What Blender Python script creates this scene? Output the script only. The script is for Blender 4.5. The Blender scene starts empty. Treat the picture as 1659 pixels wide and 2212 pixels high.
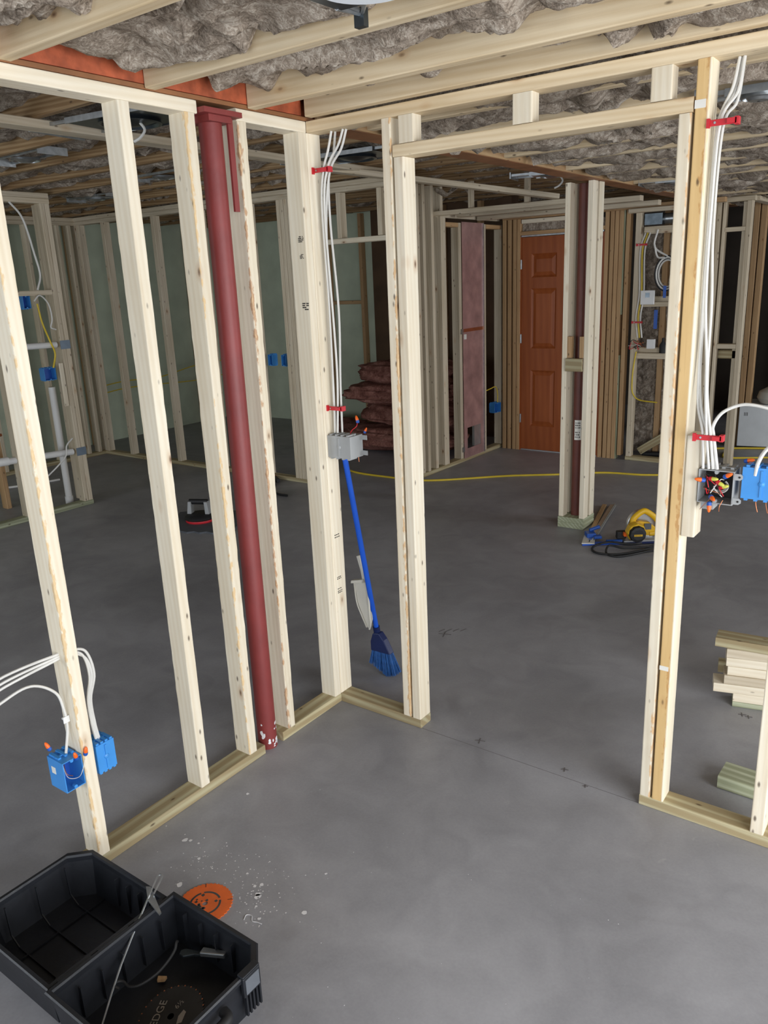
import bpy, bmesh, math, random
from mathutils import Vector, Matrix, noise, Quaternion
random.seed(7)
R = math.radians
scn = bpy.context.scene
col = scn.collection

# ------------------------------------------------------------------ camera
cam_d = bpy.data.cameras.new('camera')
cam = bpy.data.objects.new('camera', cam_d); col.objects.link(cam)
cam_d.sensor_fit = 'VERTICAL'; cam_d.sensor_height = 36.0
cam_d.lens = 1707.07 / 2212 * 36.0
cam_d.clip_start = 0.05
YAW, PITCH, ROLL = R(-36.5915), R(-16.3038), R(-2.4612)
fwd = Vector((math.sin(YAW)*math.cos(PITCH), math.cos(YAW)*math.cos(PITCH), math.sin(PITCH)))
rt = Vector((math.cos(YAW), -math.sin(YAW), 0)); up = rt.cross(fwd)
cr, sr = math.cos(ROLL), math.sin(ROLL)
rt2 = rt*cr + up*sr; up2 = up*cr - rt*sr
cam.matrix_world = Matrix(((rt2.x, up2.x, -fwd.x, 1.95367), (rt2.y, up2.y, -fwd.y, -2.27326), (rt2.z, up2.z, -fwd.z, 1.70012), (0, 0, 0, 1)))
scn.camera = cam

# ------------------------------------------------------------------ world, lights, exposure
scn.view_settings.view_transform = 'Standard'; scn.view_settings.look = 'None'
scn.view_settings.gamma = 1.0; scn.view_settings.use_curve_mapping = False
scn.view_settings.exposure = 0.0
w = bpy.data.worlds.new('sky'); scn.world = w; w.use_nodes = True
bg = w.node_tree.nodes['Background']; bg.inputs[0].default_value = (0.75, 0.86, 1.0, 1); bg.inputs[1].default_value = 1.5
def area(name, loc, target, sx, sy, power, color, spread=180):  # stands in the opening of a window
    l = bpy.data.lights.new(name, 'AREA'); l.shape = 'RECTANGLE'; l.size = sx; l.size_y = sy
    l.energy = power; l.color = color; l.spread = R(spread)
    o = bpy.data.objects.new(name, l); col.objects.link(o); o.location = loc
    o.rotation_euler = (Vector(target)-Vector(loc)).to_track_quat('-Z', 'Y').to_euler()
    return o
area('daylight_right', (3.82, -1.9, 1.12), (0, -1.9, .95), 3.6, 1.95, 152, (0.98, 0.99, 1.0))
area('daylight_behind', (1.4, -5.35, 1.35), (1.4, 0, .9), 4.6, 1.9, 48, (0.92, 0.96, 1.0))
area('daylight_far_right', (5.55, 4.2, 1.35), (0, 4.2, 0.9), 2.6, 1.9, 110, (0.95, 0.97, 1.0))
area('daylight_left_room', (-3.2, -5.35, 1.45), (-3.4, 0, 1.0), 2.6, 1.5, 75, (0.92, 0.96, 1.0))

# ------------------------------------------------------------------ materials
def newmat(name):
    m = bpy.data.materials.new(name); m.use_nodes = True
    nt = m.node_tree; b = nt.nodes['Principled BSDF']
    return m, nt, b
def N(nt, t, **k):
    n = nt.nodes.new(t)
    for a, v in k.items(): setattr(n, a, v)
    return n
def L(nt, a, b): nt.links.new(a, b)
def srgb(r, g, b):
    f = lambda c: (c/255/12.92) if c/255 <= .04045 else ((c/255+.055)/1.055)**2.4
    return (f(r), f(g), f(b), 1)
def plain(name, rgb, rough=.5, metal=0, spec=.5, var=.12, vscale=12, bump=0.0, bscale=60):
    m, nt, b = newmat(name)
    c = srgb(*rgb)
    tc = N(nt, 'ShaderNodeTexCoord')
    no = N(nt, 'ShaderNodeTexNoise'); no.inputs['Scale'].default_value = vscale; no.inputs['Detail'].default_value = 4
    L(nt, tc.outputs['Object'], no.inputs['Vector'])
    r = N(nt, 'ShaderNodeValToRGB')
    r.color_ramp.elements[0].position = .3; r.color_ramp.elements[1].position = .7
    r.color_ramp.elements[0].color = tuple(x*(1-var) for x in c[:3])+(1,)
    r.color_ramp.elements[1].color = tuple(min(1, x*(1+var)) for x in c[:3])+(1,)
    L(nt, no.outputs[0], r.inputs[0]); L(nt, r.outputs[0], b.inputs['Base Color'])
    b.inputs['Roughness'].default_value = rough; b.inputs['Metallic'].default_value = metal
    b.inputs['Specular IOR Level'].default_value = spec
    if bump:
        n2 = N(nt, 'ShaderNodeTexNoise'); n2.inputs['Scale'].default_value = bscale; n2.inputs['Detail'].default_value = 5
        L(nt, tc.outputs['Object'], n2.inputs['Vector'])
        bp = N(nt, 'ShaderNodeBump'); bp.inputs['Strength'].default_value = bump; bp.inputs['Distance'].default_value = .004
        L(nt, n2.outputs[0], bp.inputs['Height']); L(nt, bp.outputs[0], b.inputs['Normal'])
    return m
def mixc(nt, fac, a, b_, mode='MIX'):
    n = N(nt, 'ShaderNodeMix', data_type='RGBA', blend_type=mode)
    for s, v in ((n.inputs[0], fac), (n.inputs[6], a), (n.inputs[7], b_)):
        if hasattr(v, 'is_output') or hasattr(v, 'links'): L(nt, v, s)
        else: s.default_value = v
    return n.outputs[2]
def mth(nt, op, a, b_=None, c=None):
    n = N(nt, 'ShaderNodeMath', operation=op)
    for i, v in enumerate((a, b_, c)):
        if v is None: continue
        if hasattr(v, 'links'): L(nt, v, n.inputs[i])
        else: n.inputs[i].default_value = v
    return n.outputs[0]
def wood(name, light, dark, knots=1.0, wane=0.0, hw=(.037, .019), pale_side=False, tint_var=.08, rough=.62, grain=.5, bands=30, wane_col=(196, 140, 70)):
    m, nt, b = newmat(name)
    tc = N(nt, 'ShaderNodeTexCoord'); oi = N(nt, 'ShaderNodeObjectInfo')
    rv = N(nt, 'ShaderNodeVectorMath', operation='SCALE'); rv.inputs[0].default_value = (13.7, 7.3, 29.1); L(nt, oi.outputs['Random'], rv.inputs['Scale'])
    ad = N(nt, 'ShaderNodeVectorMath', operation='ADD'); L(nt, tc.outputs['Object'], ad.inputs[0]); L(nt, rv.outputs[0], ad.inputs[1])
    def mp(s):
        n = N(nt, 'ShaderNodeVectorMath', operation='MULTIPLY'); L(nt, ad.outputs[0], n.inputs[0]); n.inputs[1].default_value = s
        return n.outputs[0]
    wv = N(nt, 'ShaderNodeTexWave', wave_type='BANDS', bands_direction='DIAGONAL')
    wv.inputs['Scale'].default_value = bands; wv.inputs['Distortion'].default_value = 7; wv.inputs['Detail'].default_value = 2; wv.inputs['Detail Scale'].default_value = .35
    L(nt, mp((1, 1, .035)), wv.inputs['Vector'])
    fb = N(nt, 'ShaderNodeTexNoise'); fb.inputs['Scale'].default_value = 1; fb.inputs['Detail'].default_value = 4
    L(nt, mp((160, 160, 5)), fb.inputs['Vector'])
    bl = N(nt, 'ShaderNodeTexNoise'); bl.inputs['Scale'].default_value = 1; bl.inputs['Detail'].default_value = 3
    L(nt, mp((14, 14, 2.2)), bl.inputs['Vector'])
    f = mth(nt, 'MULTIPLY', wv.outputs['Fac'], .38*grain)
    f = mth(nt, 'MULTIPLY_ADD', fb.outputs[0], .45*grain, f)
    f = mth(nt, 'MULTIPLY_ADD', bl.outputs[0], .8, f)
    f = mth(nt, 'SUBTRACT', f, .30)
    r = N(nt, 'ShaderNodeValToRGB'); e = r.color_ramp.elements
    e[0].position = .05; e[1].position = .8; e[0].color = srgb(*light); e[1].color = srgb(*dark)
    L(nt, f, r.inputs[0]); c = r.outputs[0]
    # per-board tint
    hv = N(nt, 'ShaderNodeHueSaturation'); L(nt, c, hv.inputs['Color'])
    v = mth(nt, 'MULTIPLY_ADD', oi.outputs['Random'], 2*tint_var, 1-tint_var); L(nt, v, hv.inputs['Value'])
    c = hv.outputs[0]
    if knots:
        vo = N(nt, 'ShaderNodeTexVoronoi'); vo.inputs['Scale'].default_value = 1; L(nt, mp((9, 9, 4.2)), vo.inputs['Vector'])
        k = N(nt, 'ShaderNodeMapRange'); k.inputs[1].default_value = .04*knots; k.inputs[2].default_value = .16*knots; k.inputs[3].default_value = 1; k.inputs[4].default_value = 0
        L(nt, vo.outputs['Distance'], k.inputs[0])
        k2 = N(nt, 'ShaderNodeMapRange'); k2.inputs[1].default_value = .015*knots; k2.inputs[2].default_value = .07*knots; k2.inputs[3].default_value = 1; k2.inputs[4].default_value = 0
        L(nt, vo.outputs['Distance'], k2.inputs[0])
        c = mixc(nt, mth(nt, 'MULTIPLY', k.outputs[0], .45), c, srgb(178, 132, 84))
        c = mixc(nt, mth(nt, 'MULTIPLY', k2.outputs[0], .85), c, srgb(88, 54, 34))
        vs = N(nt, 'ShaderNodeTexVoronoi'); vs.inputs['Scale'].default_value = 1; L(nt, mp((22, 22, 9)), vs.inputs['Vector'])
        s = N(nt, 'ShaderNodeMapRange'); s.inputs[1].default_value = .05; s.inputs[2].default_value = .12; s.inputs[3].default_value = .8; s.inputs[4].default_value = 0
        L(nt, vs.outputs['Distance'], s.inputs[0]); c = mixc(nt, s.outputs[0], c, srgb(70, 48, 34))
    if wane:
        sp = N(nt, 'ShaderNodeSeparateXYZ'); L(nt, tc.outputs['Object'], sp.inputs[0])
        wn = N(nt, 'ShaderNodeTexNoise'); wn.inputs['Scale'].default_value = 1; wn.inputs['Detail'].default_value = 5; L(nt, mp((75, 75, 32)), wn.inputs['Vector'])
        wl = N(nt, 'ShaderNodeTexNoise'); wl.inputs['Scale'].default_value = 1; L(nt, mp((3, 3, 2.4)), wl.inputs['Vector'])
        dx = mth(nt, 'SUBTRACT', hw[0], sp.outputs['X']); dy = mth(nt, 'ADD', sp.outputs['Y'], hw[1])
        dd = mth(nt, 'SQRT', mth(nt, 'ADD', mth(nt, 'MULTIPLY', dx, dx), mth(nt, 'MULTIPLY', dy, dy)))
        edge = N(nt, 'ShaderNodeMapRange'); edge.inputs[1].default_value = .022; edge.inputs[2].default_value = .0; L(nt, dd, edge.inputs[0])
        q = mth(nt, 'ADD', edge.outputs[0], mth(nt, 'MULTIPLY_ADD', wn.outputs[0], 1.9, -1.5))
        q = mth(nt, 'ADD', q, mth(nt, 'MULTIPLY_ADD', wl.outputs[0], 1.5*wane, -.72*wane))
        q2 = N(nt, 'ShaderNodeMapRange'); q2.inputs[1].default_value = .25; q2.inputs[2].default_value = .45; L(nt, q, q2.inputs[0])
        c = mixc(nt, mth(nt, 'MULTIPLY', q2.outputs[0], .75), c, srgb(*wane_col))
        if pale_side:
            ps = N(nt, 'ShaderNodeMapRange'); ps.inputs[1].default_value = hw[0]-.006; ps.inputs[2].default_value = hw[0]-.002; L(nt, sp.outputs['X'], ps.inputs[0])
            c = mixc(nt, ps.outputs[0], c, mixc(nt, bl.outputs[0], srgb(238, 230, 210), srgb(218, 203, 174)))
        q3 = N(nt, 'ShaderNodeMapRange'); q3.inputs[1].default_value = .60; q3.inputs[2].default_value = .8; L(nt, q, q3.inputs[0])
        c = mixc(nt, mth(nt, 'MULTIPLY', q3.outputs[0], .7), c, srgb(232, 205, 160))
    L(nt, c, b.inputs['Base Color'])
    b.inputs['Roughness'].default_value = rough; b.inputs['Specular IOR Level'].default_value = .3
    bp = N(nt, 'ShaderNodeBump'); bp.inputs['Strength'].default_value = .25; bp.inputs['Distance'].default_value = .002
    L(nt, mth(nt, 'ADD', fb.outputs[0], mth(nt, 'MULTIPLY', bl.outputs[0], 2)), bp.inputs['Height']); L(nt, bp.outputs[0], b.inputs['Normal'])
    return m
def fluffy(name, dark, mid, light, scale=14):
    m, nt, b = newmat(name)
    tc = N(nt, 'ShaderNodeTexCoord')
    n1 = N(nt, 'ShaderNodeTexNoise'); n1.inputs['Scale'].default_value = scale; n1.inputs['Detail'].default_value = 7; n1.inputs['Distortion'].default_value = 2.6; n1.inputs['Roughness'].default_value = .62
    L(nt, tc.outputs['Object'], n1.inputs['Vector'])
    n2 = N(nt, 'ShaderNodeTexNoise'); n2.inputs['Scale'].default_value = scale*7; n2.inputs['Detail'].default_value = 4; n2.inputs['Distortion'].default_value = 2.5
    L(nt, tc.outputs['Object'], n2.inputs['Vector'])
    f = mth(nt, 'MULTIPLY_ADD', n2.outputs[0], .45, mth(nt, 'MULTIPLY', n1.outputs[0], .65))
    r = N(nt, 'ShaderNodeValToRGB'); e = r.color_ramp.elements
    e[0].position = .36; e[0].color = srgb(*dark); e[1].position = .74; e[1].color = srgb(*light)
    x = e.new(.54); x.color = srgb(*mid)
    L(nt, f, r.inputs[0]); L(nt, r.outputs[0], b.inputs['Base Color'])
    b.inputs['Roughness'].default_value = .95; b.inputs['Specular IOR Level'].default_value = .08
    bp = N(nt, 'ShaderNodeBump'); bp.inputs['Strength'].default_value = .9; bp.inputs['Distance'].default_value = .007
    L(nt, f, bp.inputs['Height']); L(nt, bp.outputs[0], b.inputs['Normal'])
    return m
def concrete():
    m, nt, b = newmat('concrete_floor')
    tc = N(nt, 'ShaderNodeTexCoord')
    def nz(s, d=5, ds=0):
        n = N(nt, 'ShaderNodeTexNoise'); n.inputs['Scale'].default_value = s; n.inputs['Detail'].default_value = d; n.inputs['Distortion'].default_value = ds
        L(nt, tc.outputs['Object'], n.inputs['Vector']); return n.outputs[0]
    f = mth(nt, 'MULTIPLY_ADD', nz(1.1, 6, .6), .6, mth(nt, 'MULTIPLY', nz(5, 6, 1.2), .3))
    f = mth(nt, 'MULTIPLY_ADD', nz(140, 3), .12, f)
    r = N(nt, 'ShaderNodeValToRGB'); e = r.color_ramp.elements
    e[0].position = .36; e[0].color = srgb(130, 130, 134); e[1].position = .68; e[1].color = srgb(166, 166, 170)
    L(nt, f, r.inputs[0])
    st = N(nt, 'ShaderNodeMapRange'); st.inputs[1].default_value = .66; st.inputs[2].default_value = .72; L(nt, nz(2.3, 3, .8), st.inputs[0])
    c = mixc(nt, mth(nt, 'MULTIPLY', st.outputs[0], .25), r.outputs[0], srgb(118, 116, 117))
    sc = N(nt, 'ShaderNodeMapRange'); sc.inputs[1].default_value = .70; sc.inputs[2].default_value = .78; L(nt, nz(9, 4, 2), sc.inputs[0])
    c = mixc(nt, mth(nt, 'MULTIPLY', sc.outputs[0], .3), c, srgb(188, 184, 184))
    L(nt, c, b.inputs['Base Color'])
    L(nt, mth(nt, 'MULTIPLY_ADD', nz(3, 5, .5), .30, .33), b.inputs['Roughness'])
    b.inputs['Specular IOR Level'].default_value = .45
    bp = N(nt, 'ShaderNodeBump'); bp.inputs['Strength'].default_value = .12; bp.inputs['Distance'].default_value = .003
    L(nt, nz(45, 5), bp.inputs['Height']); L(nt, bp.outputs[0], b.inputs['Normal'])
    return m

M = {}
M['pale'] = wood('pale_lumber', (234, 225, 205), (210, 193, 163), knots=1.0)
M['palewane'] = wood('pale_lumber_bark_edge', (234, 225, 205), (210, 193, 163), knots=1.0, wane=.8, wane_col=(216, 180, 124))
M['palewaneb'] = wood('pale_lumber_bark_edge_door_wall', (234, 225, 205), (210, 193, 163), knots=1.0, wane=.9, wane_col=(206, 160, 104), hw=(.017, .036))
M['palebark'] = wood('pale_lumber_heavy_bark_edge', (236, 226, 204), (206, 190, 162), knots=.9, wane=1.3, wane_col=(182, 130, 84))
M['golden'] = wood('golden_lumber', (222, 188, 132), (204, 166, 108), knots=.8, grain=.3, wane=1.6, wane_col=(188, 140, 84), hw=(.017, .036), pale_side=True)
M['plank'] = wood('joist_lumber', (226, 209, 178), (192, 166, 126), knots=.9, bands=30, grain=.6)
M['treated'] = wood('treated_lumber', (200, 194, 160), (158, 142, 108), knots=.5, grain=1.5, bands=15, tint_var=.12)
M['green'] = wood('green_treated_lumber', (194, 198, 172), (146, 150, 122), knots=.2, grain=1.5, bands=20)
M['far'] = wood('weathered_lumber', (214, 202, 180), (172, 154, 124), knots=1.1)
M['brown'] = wood('brown_lumber', (198, 164, 122), (158, 120, 82), knots=.9)
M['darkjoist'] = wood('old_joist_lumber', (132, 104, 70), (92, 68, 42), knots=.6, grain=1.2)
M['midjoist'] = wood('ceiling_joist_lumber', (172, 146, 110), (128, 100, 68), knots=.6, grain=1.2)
M['batt'] = fluffy('brown_mineral_wool', (80, 70, 61), (148, 135, 121), (206, 196, 182), 9)
M['pinkbatt'] = fluffy('pink_brown_fibre_wool', (84, 52, 46), (138, 94, 84), (176, 132, 120), 5)
M['floor'] = concrete()
M['orange_steel'] = plain('orange_red_painted_steel', (172, 86, 54), .6, var=.3, vscale=25, bump=.3)
M['brown_steel'] = plain('brown_orange_steel', (146, 98, 62), .6, var=.3, vscale=6)
M['red_steel'] = plain('red_oxide_painted_steel', (128, 52, 50), .5, var=.12, vscale=9, bump=.15)
M['dark_red_steel'] = plain('dark_red_oxide_steel', (96, 48, 38), .5, var=.15)
M['foam'] = plain('pale_green_spray_foam', (190, 200, 178), .85, var=.1, vscale=4, bump=.6, bscale=9)
M['white_plastic'] = plain('white_plastic', (226, 226, 224), .4, var=.03)
M['cable'] = plain('white_cable_jacket', (214, 212, 206), .45, var=.04)
M['yellow_cable'] = plain('yellow_cable_jacket', (214, 186, 50), .45, var=.06)
M['yellow'] = plain('yellow_tool_plastic', (222, 176, 30), .45, var=.06)
M['blue_box'] = plain('blue_plastic', (64, 142, 214), .4, var=.06)
M['blue_in'] = plain('deep_blue_plastic', (34, 84, 170), .45, var=.06)
M['grey_box'] = plain('grey_plastic', (160, 162, 162), .5, var=.05)
M['red_clip'] = plain('red_plastic', (196, 32, 44), .45, var=.06)
M['orange_nut'] = plain('orange_plastic', (240, 106, 30), .4, var=.05)
M['lime'] = plain('lime_plastic', (206, 206, 90), .4, var=.05)
M['copper'] = plain('bare_copper', (190, 120, 84), .35, metal=.8, var=.1)
M['steel'] = plain('galvanised_steel', (176, 180, 182), .35, metal=.9, var=.18, vscale=30)
M['dark_steel'] = plain('dark_galvanised_steel', (84, 92, 98), .28, metal=.9, var=.25, vscale=18)
M['black'] = plain('black_plastic', (26, 28, 33), .42, var=.25, vscale=14, bump=.15)
M['black_rubber'] = plain('black_rubber', (24, 24, 25), .6, var=.1)
M['dark_grey'] = plain('dark_grey_foam', (86, 90, 96), .7, var=.1, bump=.4)
M['broom_blue'] = plain('bright_blue_paint', (30, 92, 210), .35, var=.06)
M['navy'] = plain('navy_plastic', (22, 36, 82), .4, var=.1)
M['bristle'] = plain('blue_bristle', (36, 90, 156), .6, var=.25, vscale=60)
M['dustpan'] = plain('cream_plastic', (214, 210, 198), .45, var=.05)
M['blade_orange'] = plain('orange_lacquer', (226, 104, 40), .4, var=.12, vscale=20)
M['blade_black'] = plain('black_lacquer', (34, 32, 32), .4, var=.2, vscale=20)
M['paint'] = plain('white_paint_drip', (226, 226, 228), .6, var=.05)
M['ink'] = plain('black_ink', (40, 36, 34), .7, var=.1)
M['pencil'] = plain('dark_pencil_line', (98, 94, 94), .8, var=.1)
M['logo'] = plain('grey_print', (170, 166, 160), .5, var=.1)
M['door'] = wood('orange_stained_door', (164, 90, 46), (132, 64, 28), knots=0, grain=.55, bands=9, tint_var=.02, rough=.4)
M['cardboard'] = plain('white_carton', (200, 204, 206), .75, var=.04)
M['duct'] = plain('pinkish_sheet_metal', (186, 148, 144), .35, metal=.4, var=.25, vscale=7)
M['tape'] = plain('blue_grey_nail_plate', (118, 132, 146), .4, metal=.6, var=.1)
M['sticker'] = plain('paper_label', (224, 222, 214), .6, var=.04)
M['deck'] = plain('dark_subfloor_boards', (88, 66, 46), .8, var=.2, vscale=5)
M['wallgrey'] = plain('grey_block_wall', (84, 76, 68), .85, var=.15, vscale=3, bump=.5)
M['alum'] = plain('aluminium', (196, 198, 200), .35, metal=.8, var=.1)
M['lamp'] = plain('white_lamp_trim', (232, 238, 244), .4, var=.02)
def glass_mat():
    m, nt, b = newmat('window_glass'); b.inputs['Transmission Weight'].default_value = 1
    b.inputs['Roughness'].default_value = 0; b.inputs['IOR'].default_value = 1.05; return m
M['glass'] = glass_mat()

# ------------------------------------------------------------------ helpers
OFF = {}
def tag(o, label=None, cat=None, group=None, kind=None):
    if label: o['label'] = label
    if cat: o['category'] = cat
    if group: o['group'] = group
    if kind: o['kind'] = kind
    return o
def thing(name, label, cat, loc=(0, 0, 0), rot=(0, 0, 0), group=None, world=True):
    """Empty at the thing's base. world=True: children are given in world coordinates."""
    o = bpy.data.objects.new(name, None); col.objects.link(o); o.empty_display_size = .05
    o.location = loc; o.rotation_euler = rot
    OFF[o] = Vector(loc) if world else Vector((0, 0, 0))
    return tag(o, label, cat, group)
def setting(name, loc=(0, 0, 0)):
    o = bpy.data.objects.new(name, None); col.objects.link(o); o.location = loc; OFF[o] = Vector(loc); o['kind'] = 'structure'
    return o
def off(p): return OFF.get(p, Vector((0, 0, 0)))
def cut(n, m):
    return m
class MB:
    def __init__(s): s.v = []; s.f = []; s.mi = []; s.cur = 0
    def add(s, vs, fs):
        k = len(s.v); s.v += [tuple(v) for v in vs]; s.f += [tuple(i+k for i in f) for f in fs]; s.mi += [s.cur]*len(fs); return s
    def box(s, x0, x1, y0, y1, z0, z1):
        return s.add([(x0, y0, z0), (x1, y0, z0), (x1, y1, z0), (x0, y1, z0), (x0, y0, z1), (x1, y0, z1), (x1, y1, z1), (x0, y1, z1)],
                     [(3, 2, 1, 0), (4, 5, 6, 7), (0, 1, 5, 4), (1, 2, 6, 5), (2, 3, 7, 6), (3, 0, 4, 7)])
    def prism(s, pts, axis, a, b):
        """pts: 2-D outline (CCW), extruded along axis from a to b"""
        n = len(pts)
        def P(p, t):
            return {'x': (t, p[0], p[1]), 'y': (p[0], t, p[1]), 'z': (p[0], p[1], t)}[axis]
        vs = [P(p, a) for p in pts]+[P(p, b) for p in pts]
        fs = [tuple(range(n-1, -1, -1)), tuple(range(n, 2*n))]+[(i, (i+1) % n, n+(i+1) % n, n+i) for i in range(n)]
        return s.add(vs, fs)
    def cyl(s, p, q, r, r2=None, n=14, cap=True):
        p, q = Vector(p), Vector(q); r2 = r if r2 is None else r2
        d = (q-p).normalized(); a = d.orthogonal().normalized(); b = d.cross(a)
        vs = []
        for c, rr in ((p, r), (q, r2)):
            for i in range(n):
                t = 2*math.pi*i/n; vs.append(c+a*math.cos(t)*rr+b*math.sin(t)*rr)
        fs = [(i, (i+1) % n, n+(i+1) % n, n+i) for i in range(n)]
        if cap: fs += [tuple(range(n-1, -1, -1)), tuple(range(n, 2*n))]
        return s.add(vs, fs)
    def tube(s, pts, r, n=8, sub=6):
        P = [Vector(p) for p in pts]
        if sub > 1 and len(P) > 2:
            Q = []
            for i in range(len(P)-1):
                p0 = P[i-1] if i else P[0]*2-P[1]; p1 = P[i]; p2 = P[i+1]; p3 = P[i+2] if i+2 < len(P) else P[i+1]*2-P[i]
                for k in range(sub):
                    t = k/sub
                    Q.append(.5*((2*p1)+(p2-p0)*t+(2*p0-5*p1+4*p2-p3)*t*t+(3*p1-p0-3*p2+p3)*t**3))
            Q.append(P[-1]); P = Q
        k = len(s.v); d0 = (P[1]-P[0]).normalized(); a = d0.orthogonal().normalized()
        vs = []
        for i, p in enumerate(P):
            d = (P[min(i+1, len(P)-1)]-P[max(i-1, 0)]).normalized()
            a = (a-d*a.dot(d)).normalized(); b = d.cross(a)
            rr = r[min(i*len(r)//len(P), len(r)-1)] if isinstance(r, (list, tuple)) else r
            for j in range(n):
                t = 2*math.pi*j/n; vs.append(p+a*math.cos(t)*rr+b*math.sin(t)*rr)
        fs = []
        for i in range(len(P)-1):
            for j in range(n):
                fs.append((i*n+j, i*n+(j+1) % n, (i+1)*n+(j+1) % n, (i+1)*n+j))
        m = (len(P)-1)*n
        fs += [tuple(range(n-1, -1, -1)), tuple(range(m, m+n))]
        return s.add(vs, fs)
    def lathe(s, prof, c, axis=(0, 0, 1), n=24, close=True):
        c = Vector(c); d = Vector(axis).normalized(); a = d.orthogonal().normalized(); b = d.cross(a)
        vs = []
        for (r, h) in prof:
            for i in range(n):
                t = 2*math.pi*i/n; vs.append(c+d*h+a*math.cos(t)*r+b*math.sin(t)*r)
        fs = []
        for k in range(len(prof)-1):
            for i in range(n): fs.append((k*n+i, k*n+(i+1) % n, (k+1)*n+(i+1) % n, (k+1)*n+i))
        if close: fs += [tuple(range(n-1, -1, -1)), tuple(range((len(prof)-1)*n, len(prof)*n))]
        return s.add(vs, fs)
    def build(s, name, mat, parent=None, smooth=False, bevel=0, label=None, kind=None):
        me = bpy.data.meshes.new(name)
        o_ = off(parent) if parent is not None else Vector((0, 0, 0))
        vs = [Vector(v)-o_ for v in s.v]
        # origin at the part's own centre so that nothing depends on the world origin
        c = sum(vs, Vector())/max(1, len(vs))
        me.from_pydata([tuple(v-c) for v in vs], [], s.f)
        mats = mat if isinstance(mat, (list, tuple)) else [mat]
        for m in mats: me.materials.append(M[m] if isinstance(m, str) else m)
        for p, i in zip(me.polygons, s.mi): p.material_index = i; p.use_smooth = smooth
        me.update()
        o = bpy.data.objects.new(name, me); col.objects.link(o); o.location = c
        if parent is not None: o.parent = parent
        if parent is not None and parent in OFF: OFF[o] = off(parent)+c
        if bevel:
            bv = o.modifiers.new('bevel', 'BEVEL'); bv.width = bevel; bv.segments = 2; bv.limit_method = 'ANGLE'
        if smooth:
            try: me.set_sharp_from_angle(angle=R(40))
            except Exception: pass
        if label: o['label'] = label
        if kind: o['kind'] = kind
        return o

def board(name, parent, x0, x1, y0, y1, z0, z1, mat='pale', near=False, rough=0.0, lean=(0, 0), bow=0, seed=None, ease=.0035, flip=False):
    """Axis-aligned piece of lumber; mesh-local Z is the grain direction, local X the thickness."""
    d = [x1-x0, y1-y0, z1-z0]; ax = d.index(max(d))
    c = Vector(((x0+x1)/2, (y0+y1)/2, (z0+z1)/2))
    if ax == 2: A, B, C = Vector((1, 0, 0)), Vector((0, 1, 0)), Vector((0, 0, 1)); w_, h_, l_ = d[0], d[1], d[2]
    elif ax == 0: A, B, C = Vector((0, 1, 0)), Vector((0, 0, 1)), Vector((1, 0, 0)); w_, h_, l_ = d[1], d[2], d[0]
    else: A, B, C = Vector((0, 0, 1)), Vector((1, 0, 0)), Vector((0, 1, 0)); w_, h_, l_ = d[2], d[0], d[1]
    if flip: A = -A; B = -B
    e = min(ease, w_*.3, h_*.3); hw, hh = w_/2, h_/2
    prof = [(hw-e, -hh), (hw-.3*e, -hh+.3*e), (hw, -hh+e), (hw, hh-e), (hw-.3*e, hh-.3*e), (hw-e, hh), (-hw+e, hh), (-hw+.3*e, hh-.3*e), (-hw, hh-e), (-hw, -hh+e), (-hw+.3*e, -hh+.3*e), (-hw+e, -hh)]
    if not near: prof = [prof[i] for i in (0, 2, 3, 5, 6, 8, 9, 11)]
    n = len(prof); ns = 60 if rough else (8 if (bow or lean != (0, 0)) else 1)
    sd = seed if seed is not None else random.random()*100
    vs = []
    for k in range(ns+1):
        t = k/ns; z = (t-.5)*l_
        for (x, y) in prof:
            if rough:
                q = noise.noise(Vector((x*30+sd, y*30, z*28)))*rough + max(0, noise.noise(Vector((sd, x*60+y*20, z*70)))-.25)*rough*2
                s_ = 1+q/max(abs(x), abs(y), .01)*.5; x2, y2 = x*s_, y*s_
            else: x2, y2 = x, y
            bx = bow*math.sin(math.pi*t)
            vs.append((x2+lean[0]*(t-.5)+bx, y2+lean[1]*(t-.5), z))
    fs = [tuple(range(n-1, -1, -1)), tuple(range(ns*n, (ns+1)*n))]
    for k in range(ns):
        for i in range(n): fs.append((k*n+i, k*n+(i+1) % n, (k+1)*n+(i+1) % n, (k+1)*n+i))
    me = bpy.data.meshes.new(name); me.from_pydata(vs, [], fs); me.materials.append(M[mat]); me.update()
    o = bpy.data.objects.new(name, me); col.objects.link(o)
    m = Matrix((A, B, C)).transposed().to_4x4(); m.translation = c-off(parent)
    if parent is not None: o.parent = parent
    o.matrix_local = m
    if parent is not None: OFF[o] = None
    return o
def stick(name, parent, p, q, w_, h_, mat='pale', hint=(0, 0, 1)):
    """Lumber between any two points."""
    p, q = Vector(p), Vector(q); C = (q-p).normalized(); A = Vector(hint).cross(C).normalized(); B = C.cross(A)
    l_ = (q-p).length; e = .003
    hw, hh = w_/2, h_/2
    prof = [(hw-e, -hh), (hw, -hh+e), (hw, hh-e), (hw-e, hh), (-hw+e, hh), (-hw, hh-e), (-hw, -hh+e), (-hw+e, -hh)]
    vs = [(x, y, z) for z in (-l_/2, l_/2) for (x, y) in prof]
    fs = [tuple(range(7, -1, -1)), tuple(range(8, 16))]+[(i, (i+1) % 8, 8+(i+1) % 8, 8+i) for i in range(8)]
    me = bpy.data.meshes.new(name); me.from_pydata(vs, [], fs); me.materials.append(M[mat]); me.update()
    o = bpy.data.objects.new(name, me); col.objects.link(o)
    m = Matrix((A, B, C)).transposed().to_4x4(); m.translation = (p+q)/2-(off(parent) if parent else Vector())
    if parent is not None: o.parent = parent
    o.matrix_local = m
    return o
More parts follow.
